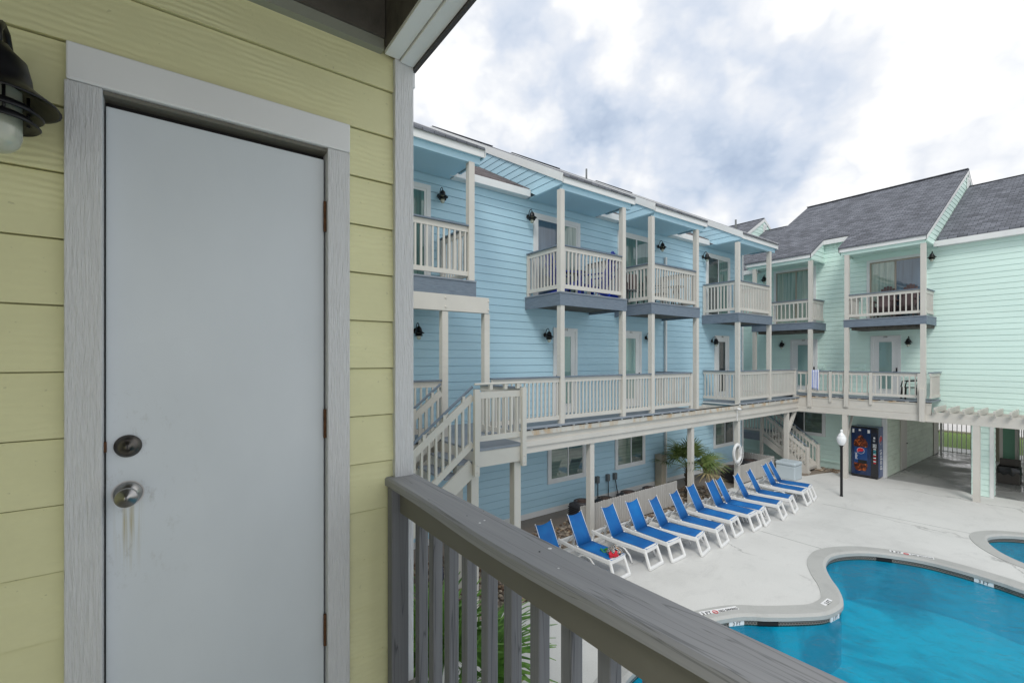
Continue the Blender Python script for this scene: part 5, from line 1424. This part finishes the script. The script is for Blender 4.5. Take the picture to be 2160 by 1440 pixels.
sling_chair((-8.45, ub(1335, 8.45), zB), pi/2-.5, 'grey-backed patio chair at the left of the second blue balcony')
sling_chair((-8.4, ub(1390, 8.4), zB), pi/2+.3, 'dark patio chair by the downspout on the second blue balcony')
side_table(M['black'], (-8.3, ub(1425, 8.3), zB), 'dark round table at the right of the second blue balcony')
# plastic chair on mint walkway
pc = empty('plastic_chair', (um(1922, 20.1), 20.1, ZMD), -1.1, 'dark brown plastic armchair at the end of the mint walkway', 'chair')
MB().box(-.19, .19, -.19, .19, .38, .41).build('seat', M['darkchair'], pc, bevel=.01)
bb = MB()
bb.beam((-.18, .2, .42), (-.16, .28, .84), .05, .025, 0, (0, 1, 0)); bb.beam((.18, .2, .42), (.16, .28, .84), .05, .025, 0, (0, 1, 0)); bb.beam((-.18, .28, .84), (.18, .28, .84), .03, .08)
for k in (-1, 0, 1): bb.beam((k*.08, .2, .42), (k*.08, .28, .82), .035, .015, 0, (0, 1, 0))
bb.build('backrest', M['darkchair'], pc)
for s in (-1, 1):
    MB().tube([(s*.21, .24, .64), (s*.22, 0, .62), (s*.22, -.18, .60), (s*.21, -.22, .4)], .02, 8).build('armrest', M['darkchair'], pc, True)
    for y in (-.19, .2): MB().beam((s*.19, y, .4), (s*.22, y*1.12, 0), .04, .04).build('leg', M['darkchair'], pc)
# dark swim bag hanging by the stairs
bx_, by_ = -6.15, ub(925, 6.15)
o = blob('swim_bag', (-6.2, ub(926, 6.2), zb(926, 1208, 6.2)), .05, .06, .17, plain('navy_nylon', (.01, .015, .035), .45), 9); tag(o, 'dark navy bag hanging on the stair post beyond the near railing', 'bag')

# ================================================================== CAMERA, LIGHT, SKY
cam = bpy.data.cameras.new('camera'); co = bpy.data.objects.new('camera', cam); COL.objects.link(co); scene.camera = co
cam.lens = 16.0; cam.sensor_width = 36; cam.sensor_fit = 'HORIZONTAL'; cam.shift_y = 37/2160; cam.clip_start = .05; cam.clip_end = 1500
co.location = (0, 0, H); co.rotation_euler = (pi/2, 0, atan2(.8055, .5926))
sun = bpy.data.lights.new('sun', 'SUN'); so = bpy.data.objects.new('sun', sun); COL.objects.link(so)
sdir = Vector((.42, -.50, .76)).normalized()
sun.energy = 1.25; sun.angle = R(18); sun.color = (1, .97, .92)
so.rotation_euler = sdir.to_track_quat('Z', 'Y').to_euler(); so.location = (5, -5, 20)
wd = bpy.data.worlds.new('World'); scene.world = wd; wd.cycles.sampling_method = 'MANUAL'; wd.cycles.sample_map_resolution = 512; wd.use_nodes = True; nt = wd.node_tree; nt.nodes.clear()
out = nt.nodes.new('ShaderNodeOutputWorld'); bg = nt.nodes.new('ShaderNodeBackground'); L(nt, bg.outputs[0], out.inputs[0])
sky = nt.nodes.new('ShaderNodeTexSky'); sky.sky_type = 'NISHITA'; sky.sun_disc = False
sky.sun_elevation = math.asin(sdir.z); sky.sun_rotation = atan2(sdir.x, sdir.y); sky.air_density = 1.0; sky.dust_density = 1.0
STR = .1; bg.inputs[1].default_value = STR
tc = nt.nodes.new('ShaderNodeTexCoord')
def wm(op, a, b=None, clamp=False):
    n = nt.nodes.new('ShaderNodeMath'); n.operation = op; n.use_clamp = clamp
    for i, v in enumerate((a, b)):
        if v is None: continue
        if isinstance(v, (int, float)): n.inputs[i].default_value = v
        else: L(nt, v, n.inputs[i])
    return n.outputs[0]
def wnoise(scale, detail, rough, dist, loc=(0, 0, 0)):
    mp = nt.nodes.new('ShaderNodeMapping'); mp.inputs['Location'].default_value = loc; mp.inputs['Scale'].default_value = (1, 1, 1.35)
    L(nt, tc.outputs['Generated'], mp.inputs[0]); n = nt.nodes.new('ShaderNodeTexNoise')
    n.inputs['Scale'].default_value = scale; n.inputs['Detail'].default_value = detail; n.inputs['Roughness'].default_value = rough; n.inputs['Distortion'].default_value = dist
    L(nt, mp.outputs[0], n.inputs['Vector']); return n
warp = wnoise(3.2, 4, .6, .2)
def blobf(px, py, rad, amp, soft=.6):
    d = Vector(ray(px, py)).normalized()
    va = nt.nodes.new('ShaderNodeVectorMath'); va.operation = 'MULTIPLY_ADD'; va.inputs[1].default_value = (.34, .34, .34)
    L(nt, warp.outputs[1], va.inputs[0]); L(nt, tc.outputs['Generated'], va.inputs[2])
    s_ = nt.nodes.new('ShaderNodeVectorMath'); s_.operation = 'DISTANCE'; L(nt, va.outputs[0], s_.inputs[0]); s_.inputs[1].default_value = tuple(d+Vector((.17, .17, .17)))
    mr = nt.nodes.new('ShaderNodeMapRange'); mr.interpolation_type = 'SMOOTHERSTEP'; mr.inputs[1].default_value = rad; mr.inputs[2].default_value = rad*(1-soft); mr.inputs[4].default_value = amp
    L(nt, s_.outputs['Value'], mr.inputs[0]); return mr.outputs[0]
v = wm('MULTIPLY', wm('SUBTRACT', wnoise(3.2, 6, .58, .15, (7.3, 2.2, 1.4)).outputs[0], .5), 1.1)
wv = nt.nodes.new('ShaderNodeVectorMath'); wv.operation = 'MULTIPLY_ADD'; wv.inputs[1].default_value = (.16, .16, .16)
L(nt, wnoise(7, 4, .62, 0, (4, 1, 2)).outputs[1], wv.inputs[0]); L(nt, tc.outputs['Generated'], wv.inputs[2])
vo = nt.nodes.new('ShaderNodeTexVoronoi'); vo.feature = 'F1'; vo.inputs['Scale'].default_value = 5.5; vo.inputs['Detail'].default_value = 2; vo.inputs['Roughness'].default_value = .55
L(nt, wv.outputs[0], vo.inputs['Vector'])
v = wm('ADD', v, wm('MULTIPLY', wm('SUBTRACT', .72, vo.outputs['Distance']), .62))
v = wm('ADD', v, .78)
SKYB = [(1400, 330, .42, -.24), (1180, 260, .22, -.06), (1150, 80, .26, .14), (1420, 390, .2, -.10), (1660, 350, .28, -.16), (1680, 430, .14, .10), (1000, 200, .17, .16), (2300, 60, .72, .30), (1490, 460, .11, .36), (1255, 385, .10, .34), (1740, 440, .12, .2), (925, 60, .08, -.2)]
for args in SKYB:
    v = wm('ADD', v, blobf(*args))
cr = nt.nodes.new('ShaderNodeValToRGB'); L(nt, v, cr.inputs[0]); k = 1/STR
stops = [(.0, (.33, .40, .52)), (.25, (.42, .49, .60)), (.48, (.53, .58, .665)), (.66, (.64, .665, .71)), (.86, (.78, .785, .79)), (1.0, (1.0, .99, .97))]
while len(cr.color_ramp.elements) < len(stops): cr.color_ramp.elements.new(.5)
for e, (p_, c_) in zip(cr.color_ramp.elements, stops): e.position = p_; e.color = (*c_, 1)
vs = nt.nodes.new('ShaderNodeVectorMath'); vs.operation = 'SCALE'; vs.inputs['Scale'].default_value = k*1.04; L(nt, cr.outputs[0], vs.inputs[0])
mix = nt.nodes.new('ShaderNodeMix'); mix.data_type = 'RGBA'
mr = nt.nodes.new('ShaderNodeMapRange'); mr.inputs[1].default_value = .0; mr.inputs[2].default_value = .35; mr.inputs[3].default_value = .82; mr.inputs[4].default_value = 1.0; L(nt, v, mr.inputs[0])
L(nt, mr.outputs[0], mix.inputs[0]); L(nt, sky.outputs[0], mix.inputs[6]); L(nt, vs.outputs[0], mix.inputs[7]); L(nt, mix.outputs[2], bg.inputs[0])
scene.view_settings.view_transform = 'Standard'; scene.view_settings.look = 'None'; scene.view_settings.exposure = .37; scene.view_settings.gamma = 1
scene.render.engine = 'CYCLES'
scene.cycles.max_bounces = 6; scene.cycles.transparent_max_bounces = 8
